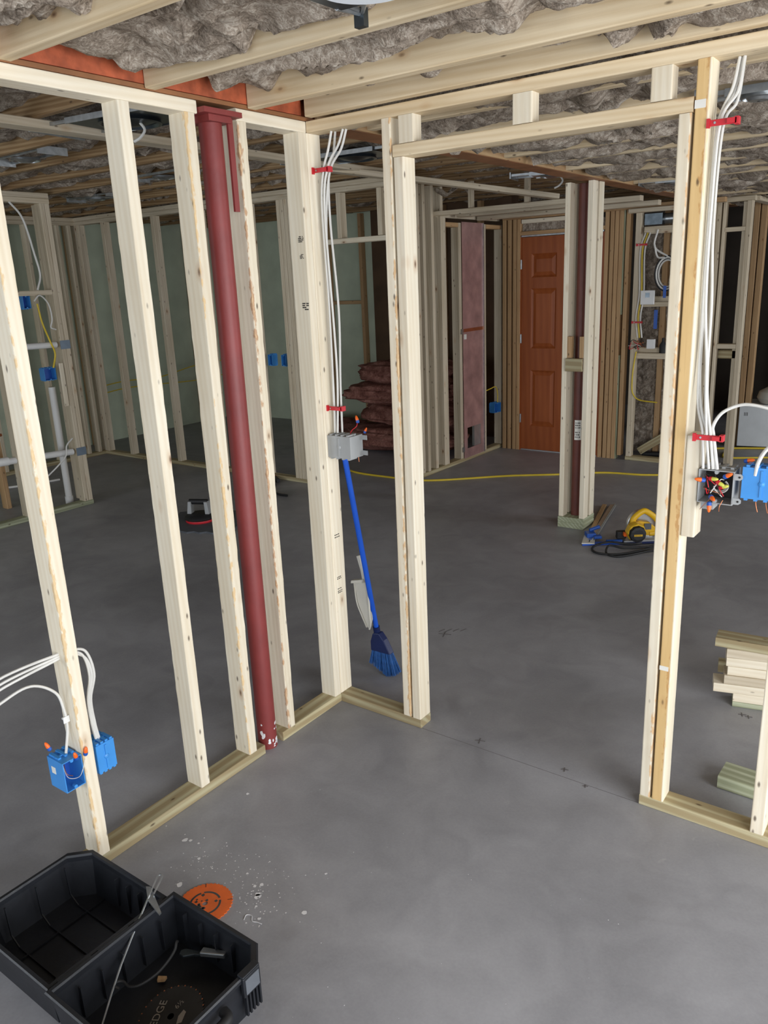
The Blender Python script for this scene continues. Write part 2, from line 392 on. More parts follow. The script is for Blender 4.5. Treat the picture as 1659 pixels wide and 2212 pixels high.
def text_mesh(name, body, size, mat, parent, mtx, ext=.0004):
    cu = bpy.data.curves.new('t', 'FONT'); cu.body = body; cu.size = size; cu.extrude = ext; cu.align_x = 'CENTER'; cu.align_y = 'CENTER'
    tmp = bpy.data.objects.new('t', cu); col.objects.link(tmp)
    me = bpy.data.meshes.new_from_object(tmp.evaluated_get(bpy.context.evaluated_depsgraph_get()))
    bpy.data.objects.remove(tmp); me.name = name
    me.materials.clear(); me.materials.append(M[mat])
    o = bpy.data.objects.new(name, me); col.objects.link(o); o.parent = parent; o.matrix_local = mtx
    return o

# ------------------------------------------------------------------ SETTING: shell
fl = setting('floor')
MB().box(-6.5, 6.0, -5.6, 8.2, -.15, 0).build('slab', 'floor', fl)
ceil = setting('ceiling', (0, 0, 2.24))
MB().box(-6.5, 6.0, -5.6, 8.2, 2.66, 2.72).build('subfloor_deck', 'deck', ceil)
wl = setting('wall_left', (-6.2, 0, 0)); MB().box(-6.5, -6.2, -5.6, 8.2, 0, 2.66).build('foam_face', 'foam', wl)
wb = setting('wall_back', (0, 8, 0)); MB().box(-6.2, 6.0, 8.0, 8.2, 0, 2.66).build('block_face', 'wallgrey', wb)
wf2 = setting('wall_back_left', (-4, 5.4, 0)); MB().box(-6.2, -3.72, 5.35, 5.5, 0, 2.66).build('foam_face', 'foam', wf2); MB().box(-3.72, -1.95, 5.35, 5.5, 0, 2.66).build('dark_shade_face', 'deck', wf2)  # dark brown right part; its colour also carries the shade of the unlit room
# right wall with two big window openings
wr = setting('wall_right', (5.7, 0, 0))
for (x0, y0, y1, z0, z1) in ((3.9, -5.6, -3.7, 0, 2.66), (3.9, -.1, .9, 0, 2.66), (3.9, -3.7, -.1, 2.15, 2.66), (5.7, 1.1, 2.8, 0, 2.66), (5.7, 5.6, 8.0, 0, 2.66), (5.7, 2.8, 5.6, 2.3, 2.66), (5.7, 2.8, 5.6, 0, .35)):
    MB().box(x0, x0+.2, y0, y1, z0, z1).build('block_panel', 'wallgrey', wr)
MB().box(4.1, 5.7, .9, 1.1, 0, 2.66).build('block_panel', 'wallgrey', wr)
wfr = setting('wall_front', (0, -5.5, 0))
for (x0, x1, z0, z1) in ((-6.2, -4.6, 0, 2.66), (-1.8, -1.0, 0, 2.66), (3.7, 3.9, 0, 2.66), (-4.6, -1.8, 2.3, 2.66), (-4.6, -1.8, 0, .6), (-1.0, 3.7, 2.3, 2.66), (-1.0, 3.7, 0, .35)):
    MB().box(x0, x1, -5.6, -5.45, z0, z1).build('block_panel', 'wallgrey', wfr)

# ------------------------------------------------------------------ joists
def joist(x0, x1, y0, z0, mat='plank', h=.19, th=.038, near=False):
    return board('joist', ceil, x0, x1, y0, y0+th, z0, z0+h, mat, near=near)
JR = [-2.0, -1.53, -1.103, -.676, -.279]
for y in JR: joist(.005, 3.88, y, 2.240, near=True)
joist(.03, 3.88, -.035, 2.243, near=True)
k = 0; y = .34; RJ = []
while y < 7.8: RJ.append(y); joist(.012, 3.88 if y < 1.1 else 5.6, y, 2.245, h=.17); y += .365
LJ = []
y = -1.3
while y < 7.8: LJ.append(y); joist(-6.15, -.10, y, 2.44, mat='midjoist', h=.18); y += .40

def batt(x0, x1, y0, y1, z, res=.02, amp=.05, seed=0, mat='batt', parent=None, name='insulation_batt', sag=.02):
    nx = max(3, int((x1-x0)/res)); ny = max(4, int((y1-y0)/res)); vs = []; 
    for i in range(nx+1):
        for j in range(ny+1):
            x = x0+(x1-x0)*i/nx; y = y0+(y1-y0)*j/ny; v = j/ny
            q = Vector((x*2.6+seed*7.3, y*4.2, seed*1.7))
            wv = Vector((noise.noise(q), noise.noise(q+Vector((9, 3, 1))), 0))*1.3
            p = Vector((x*5.5+seed*3.1, y*9, seed*2.3))+wv*1.6
            w2 = Vector((noise.noise(p*.9+Vector((5, 0, 0))), noise.noise(p*.9+Vector((0, 7, 0))), 0))*1.8
            t = min(1, abs(noise.noise(p*.8))*2.0)*.50+(noise.noise(p*1.7+w2)*.5+.5)*.32+(noise.noise(Vector((p.x*5, p.y*2.2, p.z))+w2*2.5)*.5+.5)*.18
            u = noise.noise(Vector((x*1.3+seed*2, y*2.2+seed, 5.5)))
            hgt = -(t-.42)*amp*2.2 - u*amp*.6 - sag*max(0, math.sin(math.pi*v))**.6
            fine = noise.noise(Vector((x*60, y*60, seed)))*.003
            yy = y+(noise.noise(Vector((x*9, y*9, seed+4)))*.012 if 0 < j < ny else 0)
            vs.append((x, yy, z+hgt+fine))
    fs = [(i*(ny+1)+j, i*(ny+1)+j+1, (i+1)*(ny+1)+j+1, (i+1)*(ny+1)+j) for i in range(nx) for j in range(ny)]
    m = MB(); m.add(vs, fs)
    return m.build(name, mat, parent or ceil, smooth=True)
edges = [(JR[0]+.038, JR[1]), (JR[1]+.038, JR[2]), (JR[2]+.038, JR[3]), (JR[3]+.038, JR[4]), (JR[4]+.038, -.035)]
for i, (a, b) in enumerate(edges): batt(.06, 3.2, a, b, 2.311, res=.0095, amp=.046, seed=i+1, sag=.02)
prev = 0.0
for i, yj in enumerate(RJ):
    rs = .013 if yj < 1.6 else .024
    if yj-prev > .1: batt(.05, 3.4, prev+.003, yj, 2.281, res=rs, amp=.046, seed=20+i, sag=.025)
    prev = yj+.038
for i in range(len(LJ)-1):
    a, b = LJ[i]+.038, LJ[i+1]
    batt(-6.1, -.12, a, b, 2.505, res=.028 if LJ[i] < 3.2 else .05, amp=.045, seed=60+i, sag=.02)

# steel beam along the wall line, carried by the two columns
bt = thing('steel_beam', 'orange-red painted steel beam running above the left stud wall and both red columns', 'beam', (-.05, 0, 2.238))
MB().box(-.115, .0, -4, 6.2, 2.238, 2.250).build('bottom_flange', 'brown_steel', bt)
MB().box(-.064, -.052, -4, 6.2, 2.250, 2.43).build('web', 'orange_steel', bt)
MB().box(-.115, .0, -4, 6.2, 2.430, 2.442).build('top_flange', 'orange_steel', bt)
MB().box(-.006, .001, -4, -.02, 2.252, 2.46).build('side_plate', 'orange_steel', bt)
# rim planks of the left ceiling beside the beam
board('nailer', bt, .0015, .0115, .05, 6.1, 2.239, 2.285, 'brown')
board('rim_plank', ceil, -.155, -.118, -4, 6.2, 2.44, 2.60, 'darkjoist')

# ------------------------------------------------------------------ near stud walls
PT, H = .038, 2.2
wa = thing('stud_wall', 'open stud wall running along the left side of the near room, split by the red steel column', 'stud wall', (-.036, -.6, 0))
D = -.074
def studA(y0, mat, **k): return board('stud', wa, D, 0, y0, y0+.038, PT, H, mat, near=True, flip=k.pop('flip', False), **k)
studA(-1.18, 'palewane', rough=.0015, lean=(0, .0))
studA(-.77, 'pale', rough=.0025)
studA(-.537, 'palewane', rough=.0025)
studA(-.325, 'palebark', rough=.003)
studA(-.038, 'pale', rough=.0012)
board('stud', wa, -.038, 0, .001, .074, PT, H, 'palewane', near=True, rough=.001)
board('bottom_plate', wa, D, 0, -1.21, -.458, 0, PT, 'treated', near=True)
board('bottom_plate', wa, D, 0, -.359, .074, 0, PT, 'treated', near=True)
board('top_plate', wa, D, 0, -2.6, -.489, H, H+.037, 'palewane', near=True, flip=True)
board('top_plate', wa, D, 0, -.328, 0, H, H+.037, 'pale', near=True)

wb1 = thing('stud_wall', 'open stud wall with a framed doorway in the middle of the picture', 'stud wall', (.8, .037, 0))
board('bottom_plate', wb1, .001, .401, 0, .072, 0, PT, 'treated', near=True)
board('bottom_plate', wb1, 1.266, 2.9, 0, .072, 0, PT, 'treated', near=True)
board('top_plate', wb1, .002, 3.6, 0, .072, H, H+.037, 'plank', near=True)
board('king_stud', wb1, .320, .356, 0, .072, PT, H, 'palewaneb', near=True, rough=.0012, lean=(0, 0))
board('jack_stud', wb1, .3645, .401, 0, .072, PT, 2.08, 'pale', near=True, rough=.0008)
board('header', wb1, .362, 1.302, 0, .072, 2.081, 2.118, 'plank', near=True)
board('cripple_stud', wb1, .386, .444, 0, .05, 2.119, H, 'pale', near=True)
board('cripple_stud', wb1, .79, .852, 0, .05, 2.119, H, 'pale', near=True)
board('cripple_stud', wb1, 1.19, 1.246, 0, .05, 2.119, H, 'pale', near=True)
board('jack_stud', wb1, 1.2665, 1.299, 0, .072, PT, 2.08, 'palewaneb', near=True, rough=.0015)
board('king_stud', wb1, 1.306, 1.342, 0, .072, PT, H, 'golden', near=True, rough=.0012).__setitem__('label', 'golden-brown stud with bark along one edge')
board('stud', wb1, 1.605, 1.643, 0, .072, PT, H, 'pale', near=True, rough=.0008)
MB().box(1.3055, 1.333, -.0006, .0, .505, .520).build('tape_band', 'sticker', wb1)
MB().box(1.3055, 1.333, -.0006, .0, 2.087, 2.107).build('tape_band', 'sticker', wb1)
board('backing_block', wb1, 1.3425, 1.380, -.004, .068, .95, 1.247, 'pale', near=True, rough=.001)
# stamped grade marks on the studs (flat print)
def stamp(cx, y, cz, s=1.0, seed=1):
    rs = random.Random(seed); m = MB()
    for r_ in range(4):
        x = cx-.014*s
        while x < cx+.012*s:
            wd = rs.uniform(.002, .006)*s
            if rs.random() < .75: m.box(x, x+wd, y-.0004, y+.0004, cz-r_*.007*s, cz-r_*.007*s+.0042*s)
            x += wd+.0015
    m.build('grade_stamp', 'ink', wa if y < -.01 else wb1)
stamp(-.022, -.0392, 1.86, .8, 1); stamp(-.022, -.0392, 1.80, .6, 2); stamp(-.02, -.0392, 1.63, 1.0, 3)
stamp(-.055, -1.1815, 1.72, 1.1, 4)
m = MB()
rs = random.Random(5)
for zz in (.73, .72, .55, .543, .50, .49, .483):
    yy = .02
    while yy < .045:
        wd = rs.uniform(.003, .009); m.box(-.0005, .0004+.0004, yy, yy+wd, zz, zz+.0035); yy += wd+.003
m.build('grade_stamp', 'ink', wa)

# ------------------------------------------------------------------ steel columns
c1 = thing('steel_column', 'brick-red round steel column standing in the left stud wall', 'column', (-.036, -.408, 0))
m = MB(); m.lathe([(.036, .0), (.0365, .02), (.036, .05), (.036, 2.20)], (-.036, -.408, 0), n=32, close=False); m.build('shaft', 'red_steel', c1, smooth=True)
MB().box(-.10, .028, -.485, -.33, 2.203, 2.218).box(-.002, .006, -.372, -.352, 1.93, 2.2).build('cap_plate', 'red_steel', c1)
m = MB(); m.box(-.085, .012, -.455, -.362, 2.185, 2.203); m.build('bracket', 'red_steel', c1)
m = MB(); rs = random.Random(2)
for i in range(16):
    t = rs.uniform(-1.6, .6); z = rs.uniform(.005, .11)**1.0; rr = .0364
    cx, cy = -.036+rr*math.cos(t), -.408+rr*math.sin(t)
    s_ = rs.uniform(.003, .011); h_ = s_*rs.uniform(.6, 1.6)
    pts = []
    for k in range(7):
        a = 2*math.pi*k/7; q = rs.uniform(.6, 1.1)
        tt = t+math.cos(a)*s_*q/rr; zz = max(.001, z+math.sin(a)*h_*q)
        pts.append((-.036+(rr+.0004)*math.cos(tt), -.408+(rr+.0004)*math.sin(tt), zz))
    m.add(pts, [tuple(range(7))])
m.build('scraped_spots', 'paint', c1)

c2 = thing('steel_column', 'dark red steel column with a paper label, boxed in by pale studs in the room beyond', 'column', (-.125, 2.78, 0))
m = MB(); m.lathe([(.036, .076), (.036, 2.23)], (-.125, 2.78, 0), n=28, close=True); m.build('shaft', 'dark_red_steel', c2, smooth=True)
m = MB()
for k in range(8):
    t0 = -1.9+k*.16; t1 = t0+.16; rr = .0372
    P = lambda t, z: (-.125+rr*math.cos(t), 2.78+rr*math.sin(t), z)
    m.add([P(t0, .61), P(t1, .61), P(t1, .745), P(t0, .745)], [(0, 1, 2, 3)])
m.build('paper_label', 'sticker', c2)
m = MB(); rs = random.Random(9)
for r_ in range(7):
    for k in range(4):
        t0 = -1.75+k*.24; t1 = t0+rs.uniform(.08, .2); rr = .0378; z0 = .625+r_*.016
        if r_ == 3: continue
        m.add([P2 for P2 in ((-.125+rr*math.cos(t0), 2.78+rr*math.sin(t0), z0), (-.125+rr*math.cos(t1), 2.78+rr*math.sin(t1), z0), (-.125+rr*math.cos(t1), 2.78+rr*math.sin(t1), z0+.009), (-.125+rr*math.cos(t0), 2.78+rr*math.sin(t0), z0+.009))], [(0, 1, 2, 3)])
m.build('label_print', 'ink', c2)
cb = thing('column_framing', 'pale studs on a green treated base framed around the dark red column', 'column framing', (-.125, 2.78, 0))
board('base_plate', cb, -.217, -.030, 2.682, 2.872, 0, .037, 'green')
board('base_plate', cb, -.217, -.030, 2.682, 2.872, .038, .075, 'green')
board('stud', cb, -.217, -.182, 2.69, 2.762, .076, 2.236, 'pale')
board('stud', cb, -.217, -.182, 2.80, 2.868, .076, 2.236, 'pale')
board('stud', cb, -.068, -.032, 2.69, 2.762, .076, 2.236, 'pale')
board('stud', cb, -.068, -.032, 2.795, 2.868, .076, 2.236, 'pale')
board('cross_block', cb, -.1815, -.0685, 2.668, 2.688, 1.078, 1.162, 'treated')
board('side_block', cb, -.1815, -.150, 2.69, 2.725, 1.164, 1.30, 'brown')
board('side_block', cb, -.098, -.0685, 2.69, 2.725, 1.164, 1.30, 'brown')

# ------------------------------------------------------------------ far stud walls
def farwall(label, loc): return thing('stud_wall', label, 'stud wall', loc)
# bathroom wall on the left (x = -3.85)
f1 = farwall('stud wall with white waste pipes and blue boxes at the far left', (-3.9, .9, 0))
board('bottom_plate', f1, -3.93, -3.85, -.2, 1.45, 0, .038, 'green')
for z in (2.364, 2.402): board('top_plate', f1, -3.93, -3.85, -.6, 1.45, z, z+.037, 'far')
for y0 in (-.1, .35, .86, 1.37): board('stud', f1, -3.93, -3.85, y0, y0+.038, .038, 2.364, 'far')
board('stud', f1, -3.89, -3.85, 1.41, 1.448, .038, 2.364, 'far')
board('blocking', f1, -3.93, -3.86, .9, 1.368, 1.70, 1.738, 'far')
board('side_stud', f1, -4.02, -3.935, 1.40, 1.438, .038, 2.364, 'far')
for y0 in (.60, .98): board('stud', f1, -4.45, -4.37, y0, y0+.04, .0, 2.44, 'brown')
board('wood_strip', f1, -3.862, -3.848, 1.325, 1.362, .84, 1.18, 'pale')
# walls around the back-left room
f2 = farwall('weathered stud wall with closely set studs in front of the pale green foam, back left', (-5.6, 2, 0))
board('bottom_plate', f2, -5.66, -5.58, -.5, 2.86, 0, .038, 'treated')
for z in (2.364, 2.402): board('top_plate', f2, -5.66, -5.58, -.5, 2.86, z, z+.037, 'far')
for y0 in (.4, .8, 1.2, 1.65, 1.95, 2.25, 2.45, 2.59, 2.72, 2.81): board('stud', f2, -5.66, -5.58, y0, y0+.038, .038, 2.364, 'far' if y0 > 1.2 else 'brown')
f3 = farwall('weathered stud wall with widely spaced studs and the far doorway, behind the red column', (-4, 2.83, 0))
board('bottom_plate', f3, -5.58, -2.62, 2.80, 2.875, 0, .038, 'treated')
for z in (2.364, 2.402): board('top_plate', f3, -5.58, -1.5, 2.80, 2.875, z, z+.037, 'far')
for x0 in (-5.56, -5.145, -4.38, -3.75, -3.14): board('stud', f3, x0, x0+.05, 2.80, 2.875, .038, 2.364, 'far')
for x0 in (-2.78, -2.74, -2.70, -2.66): board('stud', f3, x0, x0+.037, 2.80, 2.875, .038, 2.364, 'far')
board('header', f3, -2.62, -1.58, 2.80, 2.875, 1.99, 2.028, 'pale')
for x0 in (-2.15, -1.76): board('cripple_stud', f3, x0, x0+.042, 2.80, 2.875, 2.03, 2.362, 'far')
for x0 in (-1.6, -1.55): board('stud', f3, x0, x0+.037, 2.80, 2.875, 0.0, 2.364, 'far')
# foam wall studs
for i, y0 in enumerate((2.2, 3.05, 3.9, 4.7)): board('furring_stud', wl, -6.19, -6.10, y0, y0+.04, 0, 2.44, 'brown')
for i, x0 in enumerate((-5.6, -4.9, -4.35, -3.85, -3.3, -2.75, -2.3)): board('furring_stud', wf2, x0, x0+.04, 5.27, 5.348, 0, 2.44, 'brown')
for i, x0 in enumerate((-4.86, -4.31)): board('blocking', wf2, x0, x0+.45, 5.29, 5.345, 1.25+.2*i, 1.29+.2*i, 'brown')
# wall C beside the sheet-metal panel
f4 = farwall('stud wall holding the pinkish sheet-metal panel left of the orange door', (-1.85, 4.2, 0))
board('bottom_plate', f4, -1.91, -1.83, 3.44, 4.93, 0, .038, 'treated')
for y0, zt in ((3.44, 2.44), (3.53, 2.44), (3.66, 2.44), (3.81, 2.44)): board('stud', f4, -1.91, -1.83, y0, y0+.038, .038, zt, 'far')
board('stud', f4, -1.91, -1.83, 3.85, 3.888, .038, 2.2, 'far')
for y0 in (4.10, 4.55, 4.90): board('stud', f4, -1.91, -1.83, y0, y0+.045, .038, 2.162, 'far')
for y0, y1 in ((3.889, 4.098), (4.602, 4.898)): board('top_plate', f4, -1.91, -1.83, y0, y1, 2.125, 2.162, 'brown')
# dropped soffit above it
sf = thing('soffit_frame', 'dropped soffit frame of pale boards above the sheet-metal panel', 'soffit', (-1.3, 3.9, 2.2))
board('bottom_board', sf, -1.90, -.62, 3.70, 3.74, 2.20, 2.238, 'far')
board('bottom_board', sf, -1.80, -.20, 4.02, 4.10, 2.20, 2.238, 'far')
board('bottom_board', sf, -1.84, -.20, 4.45, 4.53, 2.19, 2.228, 'far')
board('side_board', sf, -1.90, -1.86, 3.744, 4.92, 2.20, 2.238, 'far')
for x0 in (-1.5, -1.0): board('hanger', sf, x0, x0+.04, 3.70, 3.738, 2.24, 2.439, 'far')
batt(-1.84, -1.52, 3.745, 3.80, 2.40, res=.02, amp=.06, seed=200, parent=sf)
stick('diagonal_board', sf, (-1.62, 2.0, 2.42), (-.72, 3.68, 2.255), .075, .036, 'far')
pk = board('strapping_board', ceil, -1.56, -1.46, -2.0, 2.7, 2.402, 2.439, 'far')
# door wall
f5 = farwall('brown-stained stud wall around the orange door', (-1.2, 4.9, 0))
for x0 in (-1.80, -1.745, -1.69, -1.648): board('stud', f5, x0, x0+.037, 4.87, 4.945, 0, 2.2, 'brown')
board('header', f5, -1.61, -.79, 4.87, 4.945, 2.055, 2.088, 'brown')
board('top_plate', f5, -1.80, .2, 4.87, 4.945, 2.2, 2.237, 'brown')
board('upper_board', f5, -1.60, -.82, 4.87, 4.90, 2.158, 2.195, 'pale')
batt(-1.6, -.82, 4.91, 4.95, 2.15, res=.02, amp=.02, seed=201, parent=f5)
MB().box(-1.605, -.80, 4.905, 4.93, 2.09, 2.158).build('insulation_batt', 'batt', f5)
for i, x0 in enumerate((-.79, -.742, -.700, -.660, -.60)):
    board('stud', f5, x0, x0+.036, 4.87, 4.945, .0 if i < 4 else .038, 2.2, 'brown')
board('green_strip', f5, -.640, -.612, 4.88, 4.945, 1.32, 2.2, 'green'); board('green_strip', f5, -.640, -.612, 4.88, 4.945, 0, .96, 'green')
# the orange door
dr = setting('door_1', (-1.2, 4.87, 0))
m = MB(); X0, X1, Z1 = -1.600, -.800, 2.035; yd = 4.885
sx = [X0, X0+.098, X0+.355, X0+.445, X0+.702, X1]
zs = [.012, .25, .80, 1.01, 1.57, 1.67, 1.885, Z1]
for i in range(5):
    for j in range(7):
        if i in (1, 3) and j in (1, 3, 5): continue
        m.box(sx[i], sx[i+1], yd, yd+.036, zs[j], zs[j+1])
m.build('stile_and_rail_frame', 'door', dr)
for i in (1, 3):
    for j in (1, 3, 5):
        m = MB(); a, b, c_, d_ = sx[i], sx[i+1], zs[j], zs[j+1]
        q = .018; y1 = yd+.016; y2 = yd+.004; g = .05
        ring = [(a, y1-.014, c_), (b, y1-.014, c_), (b, y1-.014, d_), (a, y1-.014, d_)]
        r2 = [(a+q, y1, c_+q), (b-q, y1, c_+q), (b-q, y1, d_-q), (a+q, y1, d_-q)]
        r3 = [(a+g, y2, c_+g), (b-g, y2, c_+g), (b-g, y2, d_-g), (a+g, y2, d_-g)]
        m.add(ring+r2+r3, [(0, 1, 5, 4), (1, 2, 6, 5), (2, 3, 7, 6), (3, 0, 4, 7), (4, 5, 9, 8), (5, 6, 10, 9), (6, 7, 11, 10), (7, 4, 8, 11), (8, 9, 10, 11)])
        m.box(a, b, yd+.02, yd+.03, c_, d_)
        m.build('raised_panel', 'door', dr)
MB().box(X0-.012, X0-.002, yd-.012, yd+.04, 0, Z1+.02).build('door_jamb', 'door', dr)
MB().box(X1+.002, X1+.010, yd-.012, yd+.04, 0, Z1+.02).build('door_jamb', 'door', dr)
MB().box(X0-.012, X1+.01, yd-.012, yd+.04, Z1+.004, Z1+.018).build('head_jamb', 'steel', dr)
for z in (.28, 1.06, 1.75): MB().cyl((X0-.002, yd-.012, z), (X0-.002, yd-.012, z+.085), .007, n=10).box(X0-.012, X0+.004, yd-.006, yd-.003, z, z+.085).build('hinge', 'steel', dr)
MB().box(X0, X1, yd, yd+.05, 0, .010).build('threshold', 'alum', dr)

# utility alcove right of the door wall
f6 = farwall('pale stud alcove with thermostat and wiring right of the boxed column', (-.4, 4.9, 0))
board('bottom_plate', f6, -.52, .10, 4.87, 4.945, 0, .038, 'treated')
board('stud', f6, -.515, -.468, 4.865, 4.94, .038, 2.2, 'far')
board('stud', f6, .02, .075, 4.865, 4.94, .038, 2.2, 'far')
board('top_plate', f6, -.56, .12, 4.80, 4.868, 2.165, 2.2, 'far')
board('top_board', f6, -.44, .02, 4.87, 4.90, 1.99, 2.05, 'far')
board('rail', f6, -.467, .019, 4.865, 4.94, 1.385, 1.425, 'far')
board('rail_face', f6, -.467, .019, 4.942, 4.96, 1.395, 1.47, 'far')
board('rail', f6, -.467, .019, 4.865, 4.94, .935, .985, 'far')
board('rail_face', f6, -.467, .019, 4.942, 4.96, .955, 1.03, 'far')
for x0 in (-.36, -.14, -.05): board('back_stud', f6, x0, x0+.05, 5.15, 5.22, 0, 2.24, 'brown' if x0 < -.3 else 'far')
for (a, b) in ((-.60, -.362), (-.308, -.142), (-.088, .1)):
    vs = []; nx, nz = 8, 90
    for i in range(nx+1):
        for j in range(nz+1):
            x = a+(b-a)*i/nx; z = .02+2.1*j/nz
            vs.append((x, 5.19+.035*noise.noise(Vector((x*14, z*9, a*7)))+.02*noise.noise(Vector((x*40, z*30, 1))), z))
    mm = MB(); mm.add(vs, [(i*(nz+1)+j, (i+1)*(nz+1)+j, (i+1)*(nz+1)+j+1, i*(nz+1)+j+1) for i in range(nx) for j in range(nz)])
    mm.build('insulation_batt', 'batt', f6)
stick('brace', f6, (-.44, 5.02, .06), (-.02, 5.10, .36), .03, .07, 'treated')
# right-hand cabin framing
f7 = farwall('pale framed closet at the far right behind the golden stud', (.2, 5.1, 0))
for (x0, x1) in ((.005+.11, .150), (.162, .187), (.345, .385)): board('stud', f7, x0, x1, 5.00, 5.075, 0, 2.20, 'far')
board('wide_stud', f7, .03, .112, 4.99, 5.02, 0, 2.2, 'far')
board('stud', f7, .30, .343, 5.08, 5.12, 0, 2.2, 'pale')
board('top_plate', f7, .03, .40, 5.00, 5.075, 2.201, 2.238, 'far')
board('header', f7, .188, .345, 5.00, 5.075, 1.97, 2.005, 'far')
board('rail', f7, .188, .345, 5.0, 5.075, 1.02, 1.06, 'far')
board('rail_plank', f7, .188, .345, 5.08, 5.20, .93, 1.0, 'treated')
board('top_plate', f7, .345, .42, 5.08, 6.6, 2.201, 2.238, 'far')
for x0 in (.21, .27): board('back_stud', f7, x0, x0+.05, 5.9, 5.97, 0, 2.24, 'brown')
f8 = farwall('darker stud wall with yellow wiring clips behind the framed closet at the right edge', (.7, 7, 0))
board('bottom_plate', f8, .2, 2.6, 7.2, 7.28, 0, .038, 'brown')
board('top_plate', f8, .2, 2.6, 7.2, 7.28, 2.16, 2.2, 'far')
for i, x0 in enumerate((.35, .62, .80, 1.02, 1.3, 1.6, 2.0, 2.4)): board('stud', f8, x0, x0+.045, 7.2, 7.28, .038, 2.16, 'far' if i % 2 else 'brown')
for i, (a, b) in enumerate(((.4, .61), (.85, 1.01), (1.08, 1.29))):
    vs = []; nx, nz = 8, 80
    for ii in range(nx+1):
        for j in range(nz+1):
            x = a+(b-a)*ii/nx; z = .04+2.1*j/nz
            vs.append((x, 7.25+.03*noise.noise(Vector((x*14, z*9, a*7))), z))
    mm = MB(); mm.add(vs, [(ii*(nz+1)+j, (ii+1)*(nz+1)+j, (ii+1)*(nz+1)+j+1, ii*(nz+1)+j+1) for ii in range(nx) for j in range(nz)])
    mm.build('insulation_batt', 'batt', f8)

# sheet-metal panel fixed in wall C, with a square hole near its bottom
sp = thing('sheet_metal_panel', 'tall pinkish sheet-metal duct panel with a square hole near the floor', 'duct panel', (-1.82, 4.32, 0))
xp = -1.824
m = MB(); ya, yb, h0, h1, hy0, hy1 = 4.15, 4.53, .12, .32, 4.21, 4.47
m.box(xp-.004, xp, ya, yb, h1, 1.215); m.box(xp-.004, xp, ya, yb, 1.245, 2.17); m.box(xp-.004, xp, ya, yb, 0.03, h0); m.box(xp-.004, xp, ya, hy0, h0, h1); m.box(xp-.004, xp, hy1, yb, h0, h1)
m.build('metal_sheet', 'duct', sp)
MB().box(xp-.003, xp+.002, ya, yb, 1.215, 1.245).build('seam_band', 'copper', sp)
MB().box(xp, xp+.012, yb-.006, yb+.002, .03, 2.17).build('folded_edge', 'steel', sp)
MB().box(xp, xp+.004, ya+.012, ya+.055, 1.15, 1.195).build('sticker', 'sticker', sp)
MB().box(xp-.03, xp-.006, hy0+.14, hy1, h0, h1).build('cut_edge', 'alum', sp)
for z in (.1, 1.2): MB().box(xp-.002, xp+.006, ya-.035, ya-.002, z, z+.045).build('clip', 'steel', sp)

# pink-brown insulation heap seen through the far doorway
def lump(cx, cy, cz, rx, ry, rz, label, seed, rot=0):
    m = MB(); nu, nv = 44, 26; vs = []
    for i in range(nv+1):
        for j in range(nu):
            a = math.pi*i/nv; b = 2*math.pi*j/nu
            d = Vector((math.sin(a)*math.cos(b), math.sin(a)*math.sin(b), math.cos(a)))
            g = Vector([math.copysign(abs(t)**.72, t) for t in d])
            w1 = noise.noise(g*1.8+Vector((seed, 0, 0)))*.13+noise.noise(Vector((g.x*2, g.y*2, g.z*7))+Vector((0, seed, 0)))*.13
            g = g*(1+w1)
            x, y, z = g.x*rx, g.y*ry, g.z*rz
            vs.append((cx+x*math.cos(rot)-y*math.sin(rot), cy+x*math.sin(rot)+y*math.cos(rot), max(.004, cz+z)))
    fs = [(i*nu+j, (i+1)*nu+j, (i+1)*nu+(j+1) % nu, i*nu+(j+1) % nu) for i in range(nv) for j in range(nu)]
    m.add(vs, fs); o = m.build('insulation_roll', 'pinkbatt', None, smooth=True)
    tag(o, label, 'insulation', 'loose insulation rolls in the far room'); return o
lump(-2.75, 4.45, .13, .66, .40, .13, 'pink-brown insulation roll lying on the floor at the bottom of the heap', 1, .1)
lump(-2.60, 4.50, .37, .62, .38, .125, 'pink-brown insulation roll second from the bottom of the heap', 2, -.15)
lump(-2.80, 4.50, .585, .60, .36, .115, 'pink-brown folded insulation roll in the middle of the heap with a dark fold', 3, .2)
lump(-2.62, 4.52, .79, .62, .36, .12, 'pink-brown insulation roll on top of the heap', 4, -.1)
lump(-3.95, 4.75, .10, .42, .22, .10, 'flat pink-brown insulation piece on the floor left of the heap', 5, .1)

